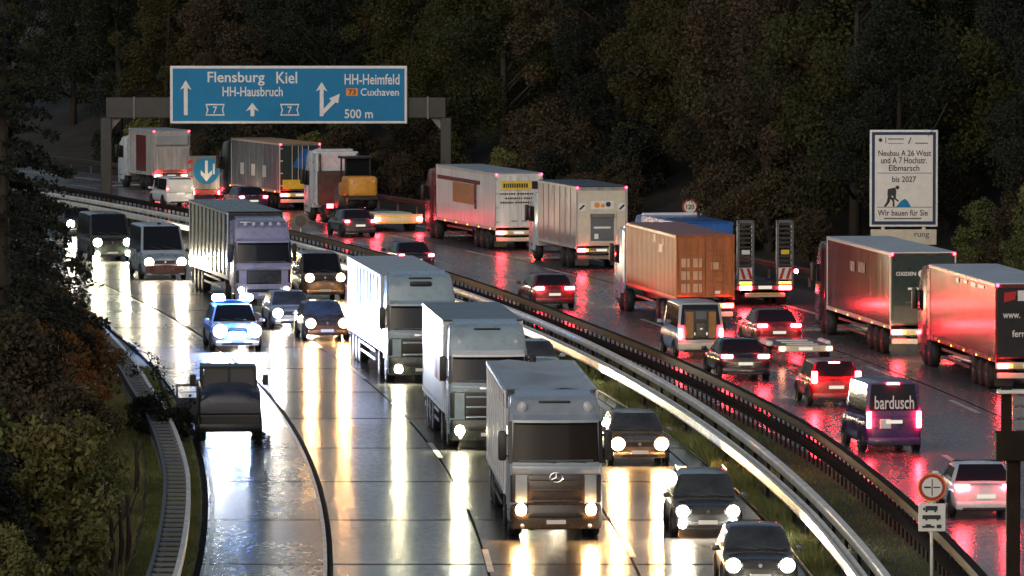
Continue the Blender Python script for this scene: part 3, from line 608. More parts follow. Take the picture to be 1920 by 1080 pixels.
P('blue_light', MB().rbox(-.3, .3, .02, .09, .66, .78, .03), 'blue_lamp', pc)
P('body_stripe', MB().box(-.985, -.975, -4.2, -.8, .72, .95).box(.975, .985, -4.2, -.8, .72, .95), 'p_blue', pc)
# unlit dark utility vehicle on the hard shoulder
dv = thing('utility_vehicle', 'dark unlit utility vehicle with tall bonnet standing on the hard shoulder', 'vehicle', -9.0, 204, 0, heading(204, False))
P('body', MB().prism_x([(0, .55), (.02, .75), (0, 1.45), (-.12, 1.62), (-1.25, 1.72), (-4.6, 1.72), (-4.7, .5), (-.1, .5)], -.98, .98, .1, 3), 'p_dusk', dv, True)
P('bonnet', MB().loft([[(x_, yy, z0_+h_*(1-(x_/.97)**4)) for x_ in np.linspace(-.95, .95, 13)]+[(.95, yy, .95), (-.95, yy, .95)] for yy, z0_, h_ in ((.1, 1.1, .16), (.07, 1.3, .2), (-.1, 1.42, .28), (-.6, 1.5, .3), (-1.28, 1.55, .3))]), 'p_dusk', dv, True)
P('open_door', MB().box(.98, 1.7, -1.42, -1.36, .6, 1.35).box(.98, 1.04, -1.42, -1.36, 1.3, 1.9).box(1.64, 1.7, -1.42, -1.36, 1.3, 1.75).box(1.0, 1.7, -1.42, -1.36, 1.72, 1.8), 'p_dusk', dv)
for i, z in enumerate((.95, 1.12, 1.3)): P('grille_slat', MB().rbox(-.86+.04*i, .86-.04*i, .0, .05, z-.025, z+.025, .02), 'hose_grey', dv)
cb = P('cab_frame', MB().box(-.9, .9, -3.0, -1.3, 2.28, 2.36).box(-.9, -.82, -1.38, -1.3, 1.7, 2.3).box(.82, .9, -1.38, -1.3, 1.7, 2.3).box(-.9, -.82, -3.0, -2.92, 1.7, 2.3).box(.82, .9, -3.0, -2.92, 1.7, 2.3).box(-.04, .04, -1.36, -1.3, 1.7, 2.3).box(-.9, .9, -3.0, -2.92, 1.7, 1.95), 'black', dv)
P('windscreen', MB().panel([(-.82, -1.33, 1.74), (.82, -1.33, 1.74), (.8, -1.36, 2.28), (-.8, -1.36, 2.28)], .012), 'glass_blue', cb)
P('lower_front', MB().rbox(-1.0, 1.0, -.06, .1, .4, .92, .08), 'black', dv)
P('seat', MB().rbox(-.7, -.15, -2.4, -2.25, 1.5, 2.1, .06).rbox(.15, .7, -2.4, -2.25, 1.5, 2.1, .06), 'black', cb)
P('bumper', MB().rbox(-1.02, 1.02, -.1, .14, .35, .62, .06), 'black', dv, True)
for sx in (-1, 1):
    P('headlight', MB().dome((sx*.66, .0, 1.22), .1, .04, 1), 'glass', dv)
    P('mirror', MB().rbox(sx*1.16-.1, sx*1.16+.1, -1.36, -1.26, 1.75, 2.1, .04).box(min(sx*.88, sx*1.12), max(sx*.88, sx*1.12), -1.33, -1.29, 1.9, 1.94), 'black', dv)
    for yy in (-.85, -3.7): P('wheel_arch', MB().cyl((sx*.95, yy, .45), .54, .14, 'x', 22), 'black', dv); wheel(dv, sx*.9, yy, .45, .28, 'steel', sx)

# ---- outgoing carriageway, lorries
r, b = semi_away('white refrigerated lorry with yellow panel and black lettering on its rear doors', .36, 331.1, 'curtain_white', 'roof_grey', 'curtain_white', 'p_darkred', turn=0, tailm='tail_hot')
P('side_picture', MB().box(-1.29, -1.275, 4.6, 9.6, 2.2, 3.25), 'wood', b); P('side_picture', MB().box(-1.292, -1.275, 4.2, 4.7, 2.0, 3.3), 'p_darkred', b); P('side_stripe', MB().box(-1.288, -1.275, 3.4, 13.3, 3.3, 3.5), 'curtain_red', b)
P('sign_panel', MB().box(-.98, .62, -.075, -.055, 3.15, 3.62), 'yellow', b); P('sign_panel', MB().box(.68, 1.1, -.075, -.055, 3.2, 3.6), 'rear_black', b)
for x0, x1, z in ((-.85, .5, 3.38), (-1.0, -.2, 2.95), (-.1, .75, 2.95), (-.75, .15, 2.72), (.25, .8, 2.72), (-1.0, -.3, 2.5), (-.2, .7, 2.5)):
    k = x0
    while k < x1 - .05: wd_ = .05 + .05*abs(math.sin(k*37+z*5)); P('letter_mark', MB().box(k, min(x1, k+wd_), -.09 if z > 3.2 else -.07, -.076 if z > 3.2 else -.055, z-(.11 if z > 3.2 else .045), z+(.11 if z > 3.2 else .045)), 'ink', b); k += wd_+.04
r = thing('box_truck', 'silver box lorry with tail lift behind the white refrigerated lorry', 'truck', 4.38, 312.2, 0, heading(318, True))
b = trailer_box(r, 0, 8.6, 1.15, 4.05, 2.6, 'silver_box', 'roof_navy', 'silver_box', 'white_dirty', 1.2, 'silver_box', doors=False)
rear_gear(r, 0, 2.6, 1.1, 'steel', 'tail_hot', True, 4.05)
chassis(r, 0, 8.6, 2.6, [2.0, 3.3], False); truck_cab(r, 11.0, 2.5, 3.4, 'p_white', (1.9, 2.8), .7, away=True, emblem=None)
P('rear_panel', MB().rbox(-1.2, 1.2, -.02, .05, 1.2, 3.85, .02), 'cream', b)
tlf = P('tail_lift', MB().rbox(-.72, .72, -.1, -.02, 1.25, 2.85, .03), 'cream', b); P('lift_panel', MB().box(-.58, .58, -.13, -.1, 1.4, 2.55), 'hose_grey', tlf); P('lift_shelf', MB().box(-.6, .6, -.2, -.1, 2.55, 2.72), 'steel', tlf); P('lift_plate', MB().box(-.42, .42, -.145, -.13, 2.0, 2.1), 'plate', tlf); P('lift_plate', MB().box(-.4, -.2, -.145, -.13, 1.5, 1.75), 'white', tlf)
gp = P('rear_graphic', MB().box(-.55, .6, -.04, -.02, 2.95, 3.35), 'plate', b); P('graphic_shape', MB().cyl((-.25, -.05, 3.15), .14, .02, 'y', 10).cyl((.05, -.05, 3.12), .1, .02, 'y', 8), 'orange', gp); P('graphic_shape', MB().cyl((.32, -.05, 3.18), .13, .02, 'y', 9), 'ink', gp)
for sx in (-1, 1):
    wm = P('warning_marker', MB().cyl((sx*1.0, -.03, 3.05), .2, .02, 'y', 14), 'plate', b)
    P('stripe', MB().panel([(sx*1.0-.16, -.05, 2.95), (sx*1.0-.06, -.05, 2.92), (sx*1.0+.16, -.05, 3.12), (sx*1.0+.08, -.05, 3.18)], .005), 'ink', wm)
# container lorry
r = thing('container_truck', 'orange rust-stained shipping container on a lorry', 'truck', 8.0, 264.4, 0, heading(270, True))
cn = trailer_box(r, 0, 12.2, 1.3, 3.85, 2.46, 'container', 'container_roof', 'container', 'container', .31, 'container', doors=False)
for sx in (-1, 1):
    a, c = sorted((sx*.02, sx*1.12)); d = P('container_door', MB().rbox(a, c, -.02, .05, 1.38, 3.72, .015), 'container', cn)
    for i in range(5):
        z = 1.62+i*.43; P('door_corrugation', MB().rbox(a+.08, c-.08, -.035, .0, z-.13, z+.13, .03), 'container', d)
    for q in (.3, .8): P('lock_bar', MB().cyl((sx*q, -.05, 2.55), .022, 2.3, 'z', 8), 'container_roof', d)
    if sx < 0:
        for i in range(3):
            for j in range(2): P('pale_patch', MB().rbox(-1.02+.5*j, -.66+.5*j, -.042, -.03, 1.5+.52*i, 1.86+.52*i, .005), 'container_pale', d)
    else: P('pale_patch', MB().rbox(.25, .55, -.042, -.03, 2.45, 2.75, .005), 'container_pale', d); P('pale_patch', MB().rbox(.4, .62, -.042, -.03, 1.44, 1.56, .005), 'plate', d)
P('sticker', MB().box(-1.26, -1.245, 3.2, 4.0, 3.0, 3.35).box(-1.26, -1.245, 2.9, 3.1, 3.3, 3.6).box(-1.26, -1.245, 4.8, 5.2, 3.35, 3.7), 'container_pale', cn)
rear_gear(r, 0, 2.5, 1.3, 'cream', 'tail_hot', False); chassis(r, 0, 12.2, 2.5, [2.0, 3.3, 4.6, 12.6]); truck_cab(r, 15.2, 2.5, 3.6, 'p_bluegrey', (2.0, 2.9), .75, away=True, emblem=None)
# blue lorry with low loader
r = thing('low_loader', 'low-loader trailer with two ramps folded upright and striped warning boards', 'trailer', 11.1, 280.2, 0, heading(284, True))
P('bed', MB().rbox(-1.27, 1.27, .1, 9.0, .72, .95, .03), 'dark', r); chassis(r, .3, 9, 2.5, [1.6, 2.9, 4.2], False)
for sx in (-1, 1):
    x0, x1 = sorted((sx*.5, sx*1.26)); rp = P('ramp', MB().box(x0, x0+.1, -.05, .12, .9, 3.8).box(x1-.1, x1, -.05, .12, .9, 3.8).box(x0, x1, -.05, .12, 3.68, 3.8), 'hose_grey', r)
    for i in range(14): P('ramp_rung', MB().box(x0+.1, x1-.1, -.04, .02, .98+.2*i, 1.06+.2*i), 'dark', rp)
    wb_ = P('warning_board', MB().box(x0+.08, x1-.1, -.09, -.06, 1.2, 1.72), 'plate', r)
    for i in range(2): q0 = x0+.1+i*.3; P('stripe', MB().panel([(q0, -.1, 1.22), (q0+.13, -.1, 1.22), (q0+.28, -.1, 1.7), (q0+.15, -.1, 1.7)] if sx > 0 else [(q0+.15, -.1, 1.22), (q0+.28, -.1, 1.22), (q0+.13, -.1, 1.7), (q0, -.1, 1.7)], .006), 'sign_red', wb_)
    P('sticker', MB().box(x0+.2, x1-.2, -.07, -.05, 2.3, 2.5), 'yellow' if sx > 0 else 'plate', rp)
    P('warning_light', MB().rbox(x0+.1, x1-.12, -.12, -.05, 1.0, 1.1, .02), 'amber', r)
    tail(r, x0+.12, x1-.1, .74, .92, -.02, 'tail_hot')
lamp(r, 'marker_light', 1.38, -.05, 1.55, .1, 'tail_hot', -1)
P('number_plate', MB().box(-.3, .3, -.03, 0, .78, .92), 'plate_glow', r); P('light_bar', MB().rbox(-.9, .9, -.02, .08, .42, .6, .03), 'cream', r); P('reflective_strip', MB().box(-.7, .7, -.04, -.02, .55, .62), 'yellow', r)
r = thing('box_truck', 'lorry with a blue roof edge hidden behind the orange container', 'truck', 8.9, 293.5, 0, heading(299, True))
b = trailer_box(r, 0, 8.0, 1.1, 3.1, 2.55, 'p_blue', 'p_blue', 'p_blue', 'p_blue'); rear_gear(r, 0, 2.5, 1.1, 'dark', 'tail', False); chassis(r, 0, 8, 2.5, [2.0, 3.3], False); truck_cab(r, 10.6, 2.5, 3.1, 'p_blue', (1.8, 2.6), .75, away=True, emblem=None)
P('roof_edge', MB().rbox(-1.3, 1.3, 7.7, 8.02, 3.12, 3.24, .03), 'white', b)
r, b = semi_away('dark green rear logistics lorry with pale roof and brown glossy side', 15.86, 246.6, 'curtain_brown', 'roof_pale', 'rear_green', 'p_black', W=2.6, frame='cream', bumper='cream', doors=False)
P('rear_panel', MB().rbox(-1.22, 1.22, -.03, .05, 1.25, 3.88, .015), 'rear_green', b)
text('OXIDEN', .78, .15, 'white', b, (-.68, -.06, 3.2)); text('LOGISTICS', .92, .14, 'lamp_off', b, (.66, -.06, 3.2)); P('logo_disc', MB().cyl((-.06, -.06, 3.2), .14, .02, 'y', 16), 'white', b)
P('text_line', MB().box(-.6, .75, -.06, -.04, 2.58, 2.66), 'plate', b); P('text_line', MB().box(-.7, .2, -.06, -.04, 2.08, 2.11), 'hose_grey', b); P('warm_lit_panel', MB().box(-1.15, 1.15, -.055, -.035, 1.3, 1.95), 'mud', b)  # warm headlight light on the lower rear put into this panel's brown
P('side_patch', MB().box(-1.315, -1.3, 7.4, 8.4, 2.9, 3.3).box(-1.315, -1.3, 5.2, 6.6, 2.95, 3.35), 'curtain_grey', b)
r, b = semi_away('lorry with dark red glossy side and black rear cut by the right picture edge', 18.45, 227, 'curtain_red', 'roof_pale', 'rear_black', 'p_darkred', W=2.6, frame='p_red', bumper='cream', z1=3.85, doors=False)
P('rear_panel', MB().rbox(-1.22, 1.22, -.03, .05, 1.25, 3.72, .015), 'rear_black', b)
P('logo_shape', MB().panel([(-1.0, -.05, 3.2), (-.6, -.05, 3.3), (-.55, -.05, 3.6), (-.98, -.05, 3.55)], .01), 'sign_red', b); P('logo_shape', MB().box(-.5, -.1, -.065, -.045, 3.25, 3.62), 'white', b)
text('www.', .62, .17, 'white', b, (-.72, -.06, 2.72)); text('ferry', .6, .32, 'plate', b, (-.4, -.06, 2.05))
for i in range(4): P('side_tear', MB().box(-1.315, -1.3, 2.2+i*1.7, 3.3+i*1.5, 3.56-.05*(i % 2), 3.68), 'curtain_white', b)
r, b = semi_away('lorry with tan roof and grey glossy side under the big motorway sign', -12.6, 380.4, 'curtain_grey', 'roof_tan', 'rear_green', 'p_black', L=11.3, bumper='cream', frame='cream')
P('rear_logo', MB().panel([(-.5, -.05, 2.6), (.2, -.05, 2.5), (.9, -.05, 3.6), (.1, -.05, 3.7)], .01), 'p_blue', b)
for i in range(3): P('side_patch', MB().rbox(-1.3, -1.28, 3.0+i*2.6, 3.8+i*2.6, 1.9, 2.6, .008), 'curtain_white', b)
P('rear_load', MB().rbox(-1.1, 1.1, -.09, -.05, 1.3, 1.85, .02), 'yellow', b)
# refuse lorry
r = thing('refuse_truck', 'white lorry with red stripe at the far left under the gantry', 'truck', -21.9, 411.5, 0, heading(415, True))
b = trailer_box(r, 0, 5.6, 1.1, 3.85, 2.5, 'white_dirty', 'roof_grey', 'white_dirty', 'white_dirty'); rear_gear(r, 0, 2.5, 1.1, 'steel', 'tail_hot', True, 3.85); chassis(r, 0, 6, 2.5, [1.6, 2.9], False); truck_cab(r, 8.2, 2.5, 3.3, 'p_white', (1.9, 2.8), .7, away=True, emblem=None)
P('red_stripe', MB().box(-1.275, -1.25, 1.6, 3.8, 1.2, 3.5), 'curtain_red', b); P('hopper_lid', MB().rbox(-1.1, 1.1, -.18, .0, 2.9, 3.6, .08), 'roof_grey', b); P('hopper', MB().rbox(-1.1, 1.1, -.3, .0, 1.3, 2.8, .06), 'white_dirty', b)
# small vans and cars driving away
v = car('delivery_van', 'small cream panel van beside the blue arrow board', -20.0, 386, True, 4.5, 1.86, 1.8, 'white', 'caddy', 'van', tailm='tail')
P('rear_panel', MB().rbox(-.8, .8, -.05, .08, .85, 1.66, .08), 'white', v, True)
r = thing('arrow_board_trailer', 'warning trailer board with blue disc and white arrow between red stripes', 'trailer', -19.0, 397.5, 0, heading(400, True))
P('board', MB().rbox(-1.22, 1.22, 0, .1, .6, 2.7, .03), 'curtain_grey', r); P('frame', MB().box(-1.28, 1.28, .1, .16, .85, .95).box(-1.0, -.9, .1, .2, .3, 3.0).box(.9, 1.0, .1, .2, .3, 3.0).box(-.1, .1, .1, 2.6, .4, .55), 'dark', r)
dsc = P('blue_disc', MB().cyl((0, -.02, 1.75), .82, .03, 'y', 32), 'sign_blue', r)
P('arrow', MB().add([(x_, -.045, z_-.35) for x_, z_ in ((-.09,2.75),(.09,2.75),(.09,1.9),(.36,2.15),(.36,1.88),(0,1.45),(-.36,1.88),(-.36,2.15),(-.09,1.9))], [tuple(range(9))]).box(.42, .54, -.05, -.04, 1.55, 2.2), 'white', dsc)
for sx in (-1, 1):
    for i in range(4):
        z = .65+i*.5; P('red_stripe', MB().panel([(sx*1.18, -.012, z), (sx*.88, -.012, z+.12), (sx*.88, -.012, z+.36), (sx*1.18, -.012, z+.24)] if sx < 0 else [(.88, -.012, z+.12), (1.18, -.012, z), (1.18, -.012, z+.24), (.88, -.012, z+.36)], .006), 'sign_red', r)
    tail(r, *sorted((sx*.75, sx*1.15)), .3, .5, -.02, 'tail_hot'); wheel(r, sx*.95, .9, .36, .22, 'rim', sx)
P('skirt', MB().box(-1.15, 1.15, -.02, 0, .28, .58), 'p_red', r)
car('passenger_car', 'blue-grey car alongside the tan-roofed lorry', -15.3, 379, True, 4.4, 1.82, 1.45, 'p_navy', 'hatch', tailm='tail_hot')
# tractor, low loader with road roller
r = thing('tractor_truck', 'white tractor lorry with dark red rear pulling the road roller', 'truck', -9.55, 364.5, 0, heading(367, True))
P('rear_wall', MB().rbox(-1.2, 1.2, 1.3, 1.6, 1.0, 2.9, .04), 'mud', r); P('sleeper_back', MB().rbox(-1.25, 1.25, 1.55, 1.75, .9, 4.0, .08), 'p_white', r); truck_cab(r, 4.6, 2.5, 4.0, 'p_white', (2.0, 2.95), .75, away=True, emblem=None)
P('chassis', MB().box(-.5, .5, -.6, 4.0, .6, .95), 'black', r)
for sx in (-1, 1): wheel(r, sx*1.0, .5, .5, .36, 'rim', sx); tail(r, *sorted((sx*.8, sx*1.2)), .85, 1.1, -.62, 'tail'); P('exhaust', MB().cyl((sx*1.1, 1.4, 2.8), .07, 2.2, 'z', 10), 'chrome', r)
lt = thing('low_loader', 'low-loader trailer carrying the yellow road roller with lit striped tailboard', 'trailer', -6.26, 352.6, 0, heading(356, True))
P('bed', MB().rbox(-1.35, 1.35, .1, 9.4, .68, .9, .03), 'dark', lt); P('drawbar', MB().box(-.12, .12, 9.3, 11.2, .62, .8), 'black', lt); P('tailboard', MB().rbox(-1.38, 1.38, -.02, .1, .45, .98, .03), 'cream', lt)
for z, m in ((.87, 'yellow'), (.52, 'yellow')): P('reflective_strip', MB().box(-1.2, 1.2, -.04, -.02, z-.04, z+.05), m, lt)
for sx in (-1, 1): tail(lt, *sorted((sx*1.05, sx*1.35)), .6, .8, -.05, 'tail_hot'); [wheel(lt, sx*1.1, yy, .42, .3, 'rim', sx) for yy in (1.4, 2.4)]
P('plank_stack', MB().box(-.9, .9, .6, 3.0, .9, 1.02), 'cream', lt)
ro = thing('road_roller', 'yellow road roller with black tyres standing on a low loader', 'roller', -8.35, 359.6, .9, heading(360, True))
P('body', MB().rbox(-.85, .85, 0, 1.9, .75, 1.9, .2, 3), 'roller_yellow', ro, True); P('hood', MB().rbox(-.8, .8, 1.6, 2.8, .7, 1.5, .15, 3), 'roller_yellow', ro, True)
P('cab_frame', MB().box(-.75, -.67, 1.3, 1.38, 1.8, 2.9).box(.67, .75, 1.3, 1.38, 1.8, 2.9).box(-.75, -.67, 2.3, 2.38, 1.5, 2.9).box(.67, .75, 2.3, 2.38, 1.5, 2.9), 'black', ro); P('canopy', MB().rbox(-.85, .85, 1.1, 2.6, 2.85, 2.98, .04), 'black', ro); P('cab_glass', MB().box(-.66, .66, 1.33, 1.36, 1.85, 2.85), 'glass', ro)
P('drum', MB().cyl((0, 3.1, .6), .6, 1.6, 'x', 28), 'steel', ro); P('bumper', MB().rbox(-.9, .9, -.08, .1, .55, .8, .05), 'black', ro)
for sx in (-1, 1): wheel(ro, sx*.55, .6, .55, .5, 'roller_yellow', sx); P('work_light', MB().dome((sx*.6, -.02, 1.6), .07, .04, -1), 'lamp_off', ro)
car('passenger_car', 'dark car with lit tail lights beside the road roller trailer', -8.2, 346, True, 4.5, 1.84, 1.46, 'p_anth', 'sedan', tailm='tail_hot')
car('passenger_car', 'black car half hidden by the roof of the blue-grey lorry', -4.6, 308.5, True, 4.6, 1.84, 1.45, 'p_black', 'sedan', tailm='tail_hot')
car('passenger_car', 'dark red car alone in the lane left of the container lorry', 1.86, 278.2, True, 4.6, 1.88, 1.48, 'p_darkred', 'hatch', tailm='tail_hot', tl=(.42, .13, .62))
v = car('delivery_van', 'grey van with brown boards behind its rear window near the median barrier', 7.25, 245.4, True, 4.9, 1.86, 2.15, 'p_silver', 'caddy', 'van', tailm='tail_hot', tl=(.12, .4, .44))
P('rear_opening', MB().rbox(-.62, .62, -.06, .1, .72, 1.9, .05), 'black', v)
for q in (-.44, .44): P('board', MB().box(q-.14, q+.14, -.085, -.05, .78, 1.8), 'wood', v)
P('load_box', MB().rbox(-.2, .22, -.09, -.05, 1.5, 1.82, .02), 'hose_grey', v); P('load_box', MB().rbox(-.22, .2, -.1, -.05, .8, 1.4, .03), 'rear_black', v); P('handle', MB().rbox(-.06, .06, -.12, -.09, 1.1, 1.18, .02), 'chrome', v)
P('step_bumper', MB().rbox(-.9, .9, -.14, .1, .34, .6, .05), 'cream', v, True)
car('passenger_car', 'dark red car towing a flat trailer', 10.5, 250.9, True, 4.6, 1.86, 1.5, 'p_darkred', 'sedan', tailm='tail_hot', tl=(.4, .13, .62))
r = thing('flat_trailer', 'low flatbed car trailer with white tail bar towed by the red car', 'trailer', 11.1, 241.6, 0, heading(244, True))
P('bed', MB().rbox(-1.02, 1.02, 0, 5.2, .62, .72, .02), 'hose_grey', r); P('tail_bar', MB().rbox(-1.05, 1.05, -.08, .02, .5, .74, .03), 'cream', r); P('drawbar', MB().tube([(-.7, 5.2, .6), (0, 7.6, .5)], [.06, .05]).tube([(.7, 5.2, .6), (0, 7.6, .5)], [.06, .05]), 'steel', r)
for sx in (-1, 1): tail(r, *sorted((sx*.8, sx*1.0)), .55, .68, -.09, 'tail_core'); P('mudguard', MB().rbox(sx*1.12-.13, sx*1.12+.13, 1.5, 3.3, .62, .82, .08), 'galv', r); [wheel(r, sx*1.12, yy, .31, .2, 'rim', sx) for yy in (2.0, 2.75)]
for i in range(3): P('track_slat', MB().box(-.6, .6, .6+i*1.2, .9+i*1.2, .72, .76), 'galv', r)
P('number_plate', MB().box(-.26, .26, -.1, -.08, .56, .67), 'plate_glow', r)
car('passenger_car', 'black saloon with oval tail lights close to the median barrier', 8.5, 232.5, True, 4.7, 1.9, 1.47, 'p_black', 'sedan', tailm='tail_hot', tl=(.42, .13, .62))
car('passenger_car', 'bright red car braking behind the dark van with lettering', 11.15, 219.5, True, 4.3, 1.84, 1.58, 'p_red', 'suv', tailm='tail_hot', third='tail_hot', tl=(.2, .4, .66))
v = car('delivery_van', 'dark violet van with white lettering on its rear window and brake lights on', 11.95, 199.7, True, 4.5, 1.86, 2.25, 'p_violet', 'caddy', 'van', turn=3.5, tailm='tail_hot', third='tail_hot', tl=(.15, .52, .47))
text('bardusch', 1.25, .42, 'white', v, (0, -.06, 1.6)); P('rear_badge', MB().rbox(-.45, -.1, -.06, .0, .78, 1.08, .02), 'plate', v); P('emblem', MB().cyl((.2, -.05, .95), .1, .04, 'y', 14), 'black', v)
car('passenger_car', 'white saloon braking at the right edge beside the gantry post', 13.14, 176.8, True, 4.7, 1.88, 1.45, 'p_white', 'sedan', tailm='tail_hot', third='tail_hot', tl=(.42, .12, .63))

# ------------------------------------------------------------------ gantry with the big direction sign
gx0, gx1, gy = -24.6, -4.0, 388
ga = thing('sign_gantry', 'grey steel gantry spanning the outgoing lanes behind the lorries', 'gantry', (gx0+gx1)/2, gy)
hwid = (gx1-gx0)/2
P('beam', MB().rbox(-hwid, hwid, -.35, .35, 5.3, 6.55, .06), 'gantry_steel', ga)
for sx in (-1, 1): P('column', MB().rbox(sx*hwid-.33, sx*hwid+.33, -.32, .32, -.1, 5.32, .05), 'gantry_steel', ga); P('base_plate', MB().box(sx*hwid-.6, sx*hwid+.6, -.6, .6, -.1, .12), 'gantry_steel', ga)
for i in range(6): P('hanger', MB().box(-5.5+i*2.2-.06, -5.5+i*2.2+.06, -.52, -.3, 5.0, 8.4), 'steel', ga)
for q in (-8.6, -6.4, 7.6, 9.2): P('flange', MB().box(q-.05, q+.05, -.4, .4, 5.25, 6.6), 'steel', ga)
for sx in (-1, 1): P('knee_plate', MB().prism_y([(sx*(hwid-.33), 5.3), (sx*(hwid-.95), 5.3), (sx*(hwid-.33), 4.6)], -.03, .03), 'steel', ga)
sw, sh, scx, scz = 14.35, 3.5, (541-960)/31.0, 0
sg = thing('direction_sign', 'large blue motorway direction sign mounted on the gantry', 'sign', scx, gy-.62, 0)
zb = 4.98; zt = zb+sh; zc = (zb+zt)/2
P('border', MB().rbox(-sw/2, sw/2, -.05, .1, zb, zt, .045), 'white', sg); P('face', MB().rbox(-sw/2+.16, sw/2-.16, -.062, .0, zb+.16, zt-.16, .01), 'sign_blue', sg)
def SX(u): return (u-541)/445*sw
def SZ(v): return zc - (v-176)/108*sh
def stext(t, u0, u1, v0, v1, m='white', par=sg): return text(t, SX(u1)-SX(u0), SZ(v0)-SZ(v1), m, par, ((SX(u0)+SX(u1))/2, -.066, (SZ(v0)+SZ(v1))/2))
stext('Flensburg', 389, 496, 133, 159); stext('Kiel', 518, 557, 133, 155); stext('HH-Hausbruch', 417, 530, 161, 179); stext('HH-Heimfeld', 646, 749, 137, 157); stext('Cuxhaven', 676, 748, 164, 178); stext('500 m', 646, 699, 203, 220)
def flat(par, name, pts, m, y=-.066, t=.008):
    pts = [(SX(u), SZ(v)) for u, v in pts]; return P(name, MB().prism_y(pts, y-t, y), m, par)
def arrow(cx, v0, v1, hwid_, headw, headh, name='arrow'):
    return flat(sg, name, [(cx-hwid_, v1), (cx+hwid_, v1), (cx+hwid_, v0+headh), (cx+headw, v0+headh+4), (cx, v0), (cx-headw, v0+headh+4), (cx-hwid_, v0+headh)], 'white')
arrow(348, 149, 214, 3.6, 11, 14); arrow(473, 191, 216, 3.6, 12.5, 12)
a2 = arrow(603, 152, 216, 3.6, 11, 14); flat(sg, 'arrow_branch', [(606, 213), (606, 203), (621, 187), (617, 183), (637, 174), (634, 192), (629, 190)], 'white', -.076)
for c in (403, 543):
    q = flat(sg, 'route_shield', [(c-18, 193), (c+18, 193), (c+15, 204), (c+18, 215), (c-18, 215), (c-15, 204)], 'white'); q2 = flat(sg, 'route_shield_face', [(c-15.5, 195.5), (c+15.5, 195.5), (c+12.5, 204), (c+15.5, 212.5), (c-15.5, 212.5), (c-12.5, 204)], 'sign_blue', -.076); o = stext('7', c-4, c+4, 198, 211); o.location.y = -.09
flat(sg, 'road_number_panel', [(649, 164), (671, 164), (671, 178), (649, 178)], 'orange'); o = stext('73', 653, 667, 166, 176, 'ink'); o.location.y = -.08

# ------------------------------------------------------------------ works information board, speed sign, overtaking sign, near gantry
yb = 300; s_ = 40.0; bx = (1695-960)/s_; bw, bh_ = 128/s_, 182/s_; bz1 = 16-(243+110)/s_; bz0 = bz1-bh_
wbd = thing('information_board', 'white roadworks information board with digging worker pictogram beside the wood', 'sign', bx, yb, 0)
P('border', MB().rbox(-bw/2, bw/2, -.04, .04, bz0, bz1, .035), 'white', wbd); P('frame_band', MB().rbox(-bw/2+.1, bw/2-.1, -.05, 0, bz0+.1, bz1-.1, .01), 'sign_navy', wbd); P('face', MB().rbox(-bw/2+.24, bw/2-.24, -.06, 0, bz0+.26, bz1-.24, .01), 'paper', wbd)
def BX(u): return (u-1695)/s_
def BZ(v): return bz1-(v-243)/s_
def btext(t, u0, u1, v0, v1, m='ink'): return text(t, (u1-u0)/s_, (v1-v0)/s_, m, wbd, (BX((u0+u1)/2), -.066, BZ((v0+v1)/2)))
btext('Neubau A 26 West', 1647, 1746, 281, 292); btext('und A 7 Hochstr.', 1652, 1738, 294, 306); btext('Elbmarsch', 1667, 1724, 309, 320); btext('bis 2027', 1673, 1718, 330, 341); btext('Wir bauen für Sie', 1646, 1740, 393, 404); P('address_line', MB().box(BX(1658), BX(1728), -.07, -.06, BZ(410.5), BZ(408)), 'hose_grey', wbd)
for v in (324, 388): P('rule_line', MB().box(BX(1645), BX(1748), -.07, -.06, BZ(v)-.012, BZ(v)+.012), 'ink', wbd)
P('crest', MB().cyl((BX(1651), -.066, BZ(262)), .09, .012, 'y', 10), 'ink', wbd); P('logo_line', MB().box(BX(1660), BX(1661.5), -.07, -.06, BZ(268), BZ(257)).box(BX(1665), BX(1695), -.07, -.06, BZ(261), BZ(259)).box(BX(1665), BX(1694), -.07, -.06, BZ(269), BZ(268)).box(BX(1716), BX(1740), -.07, -.06, BZ(269), BZ(267)), 'hose_grey', wbd); P('logo_mark', MB().panel([(BX(1702), -.066, BZ(269)), (BX(1705), -.066, BZ(269)), (BX(1709), -.066, BZ(257)), (BX(1707), -.066, BZ(257))], .01), 'hose_grey', wbd)
def bpoly(name, pts, m): return P(name, MB().prism_y([(BX(u), BZ(v)) for u, v in pts], -.072, -.062), m, wbd)
wk = bpoly('worker_body', [(1665, 354), (1679, 351), (1681, 357), (1680, 371), (1686, 376), (1684, 378), (1676, 372), (1674, 366), (1669, 368), (1664, 366)], 'ink')
bpoly('worker_leg', [(1665, 367), (1672, 367), (1668, 379), (1662, 387), (1657, 387), (1663, 378)], 'ink'); bpoly('worker_leg', [(1671, 368), (1677, 372), (1678, 387), (1674, 387), (1674, 377), (1669, 371)], 'ink'); P('worker_head', MB().cyl((BX(1683), -.067, BZ(351)), .09, .012, 'y', 12), 'ink', wbd)
bpoly('sand_heap', [(1680, 388), (1690, 376), (1697, 372), (1702, 376), (1709, 388)], 'sign_blue')
P('lower_panel', MB().rbox(-bw/2+.05, bw/2-.05, -.04, .04, bz0-.85, bz0-.12, .03), 'cream', wbd); text('rung', .7, .26, 'hose_grey', wbd, (.85, -.046, bz0-.42))
gz = bank(bx-course(yb))
for sx in (-1, 1): P('post', MB().cyl((sx*bw*.3, .12, (gz-.3+bz1)/2), .09, bz1-gz+.3, 'z', 12), 'galv', wbd)
tw = P('overhanging_twig', MB().tube([(.35*bw+.9, -.3, bz1+1.3), (.35*bw+.4, -.2, bz1+.3), (.35*bw, -.16, bz1-.3)], [.03, .02, .008]), 'bark', wbd)

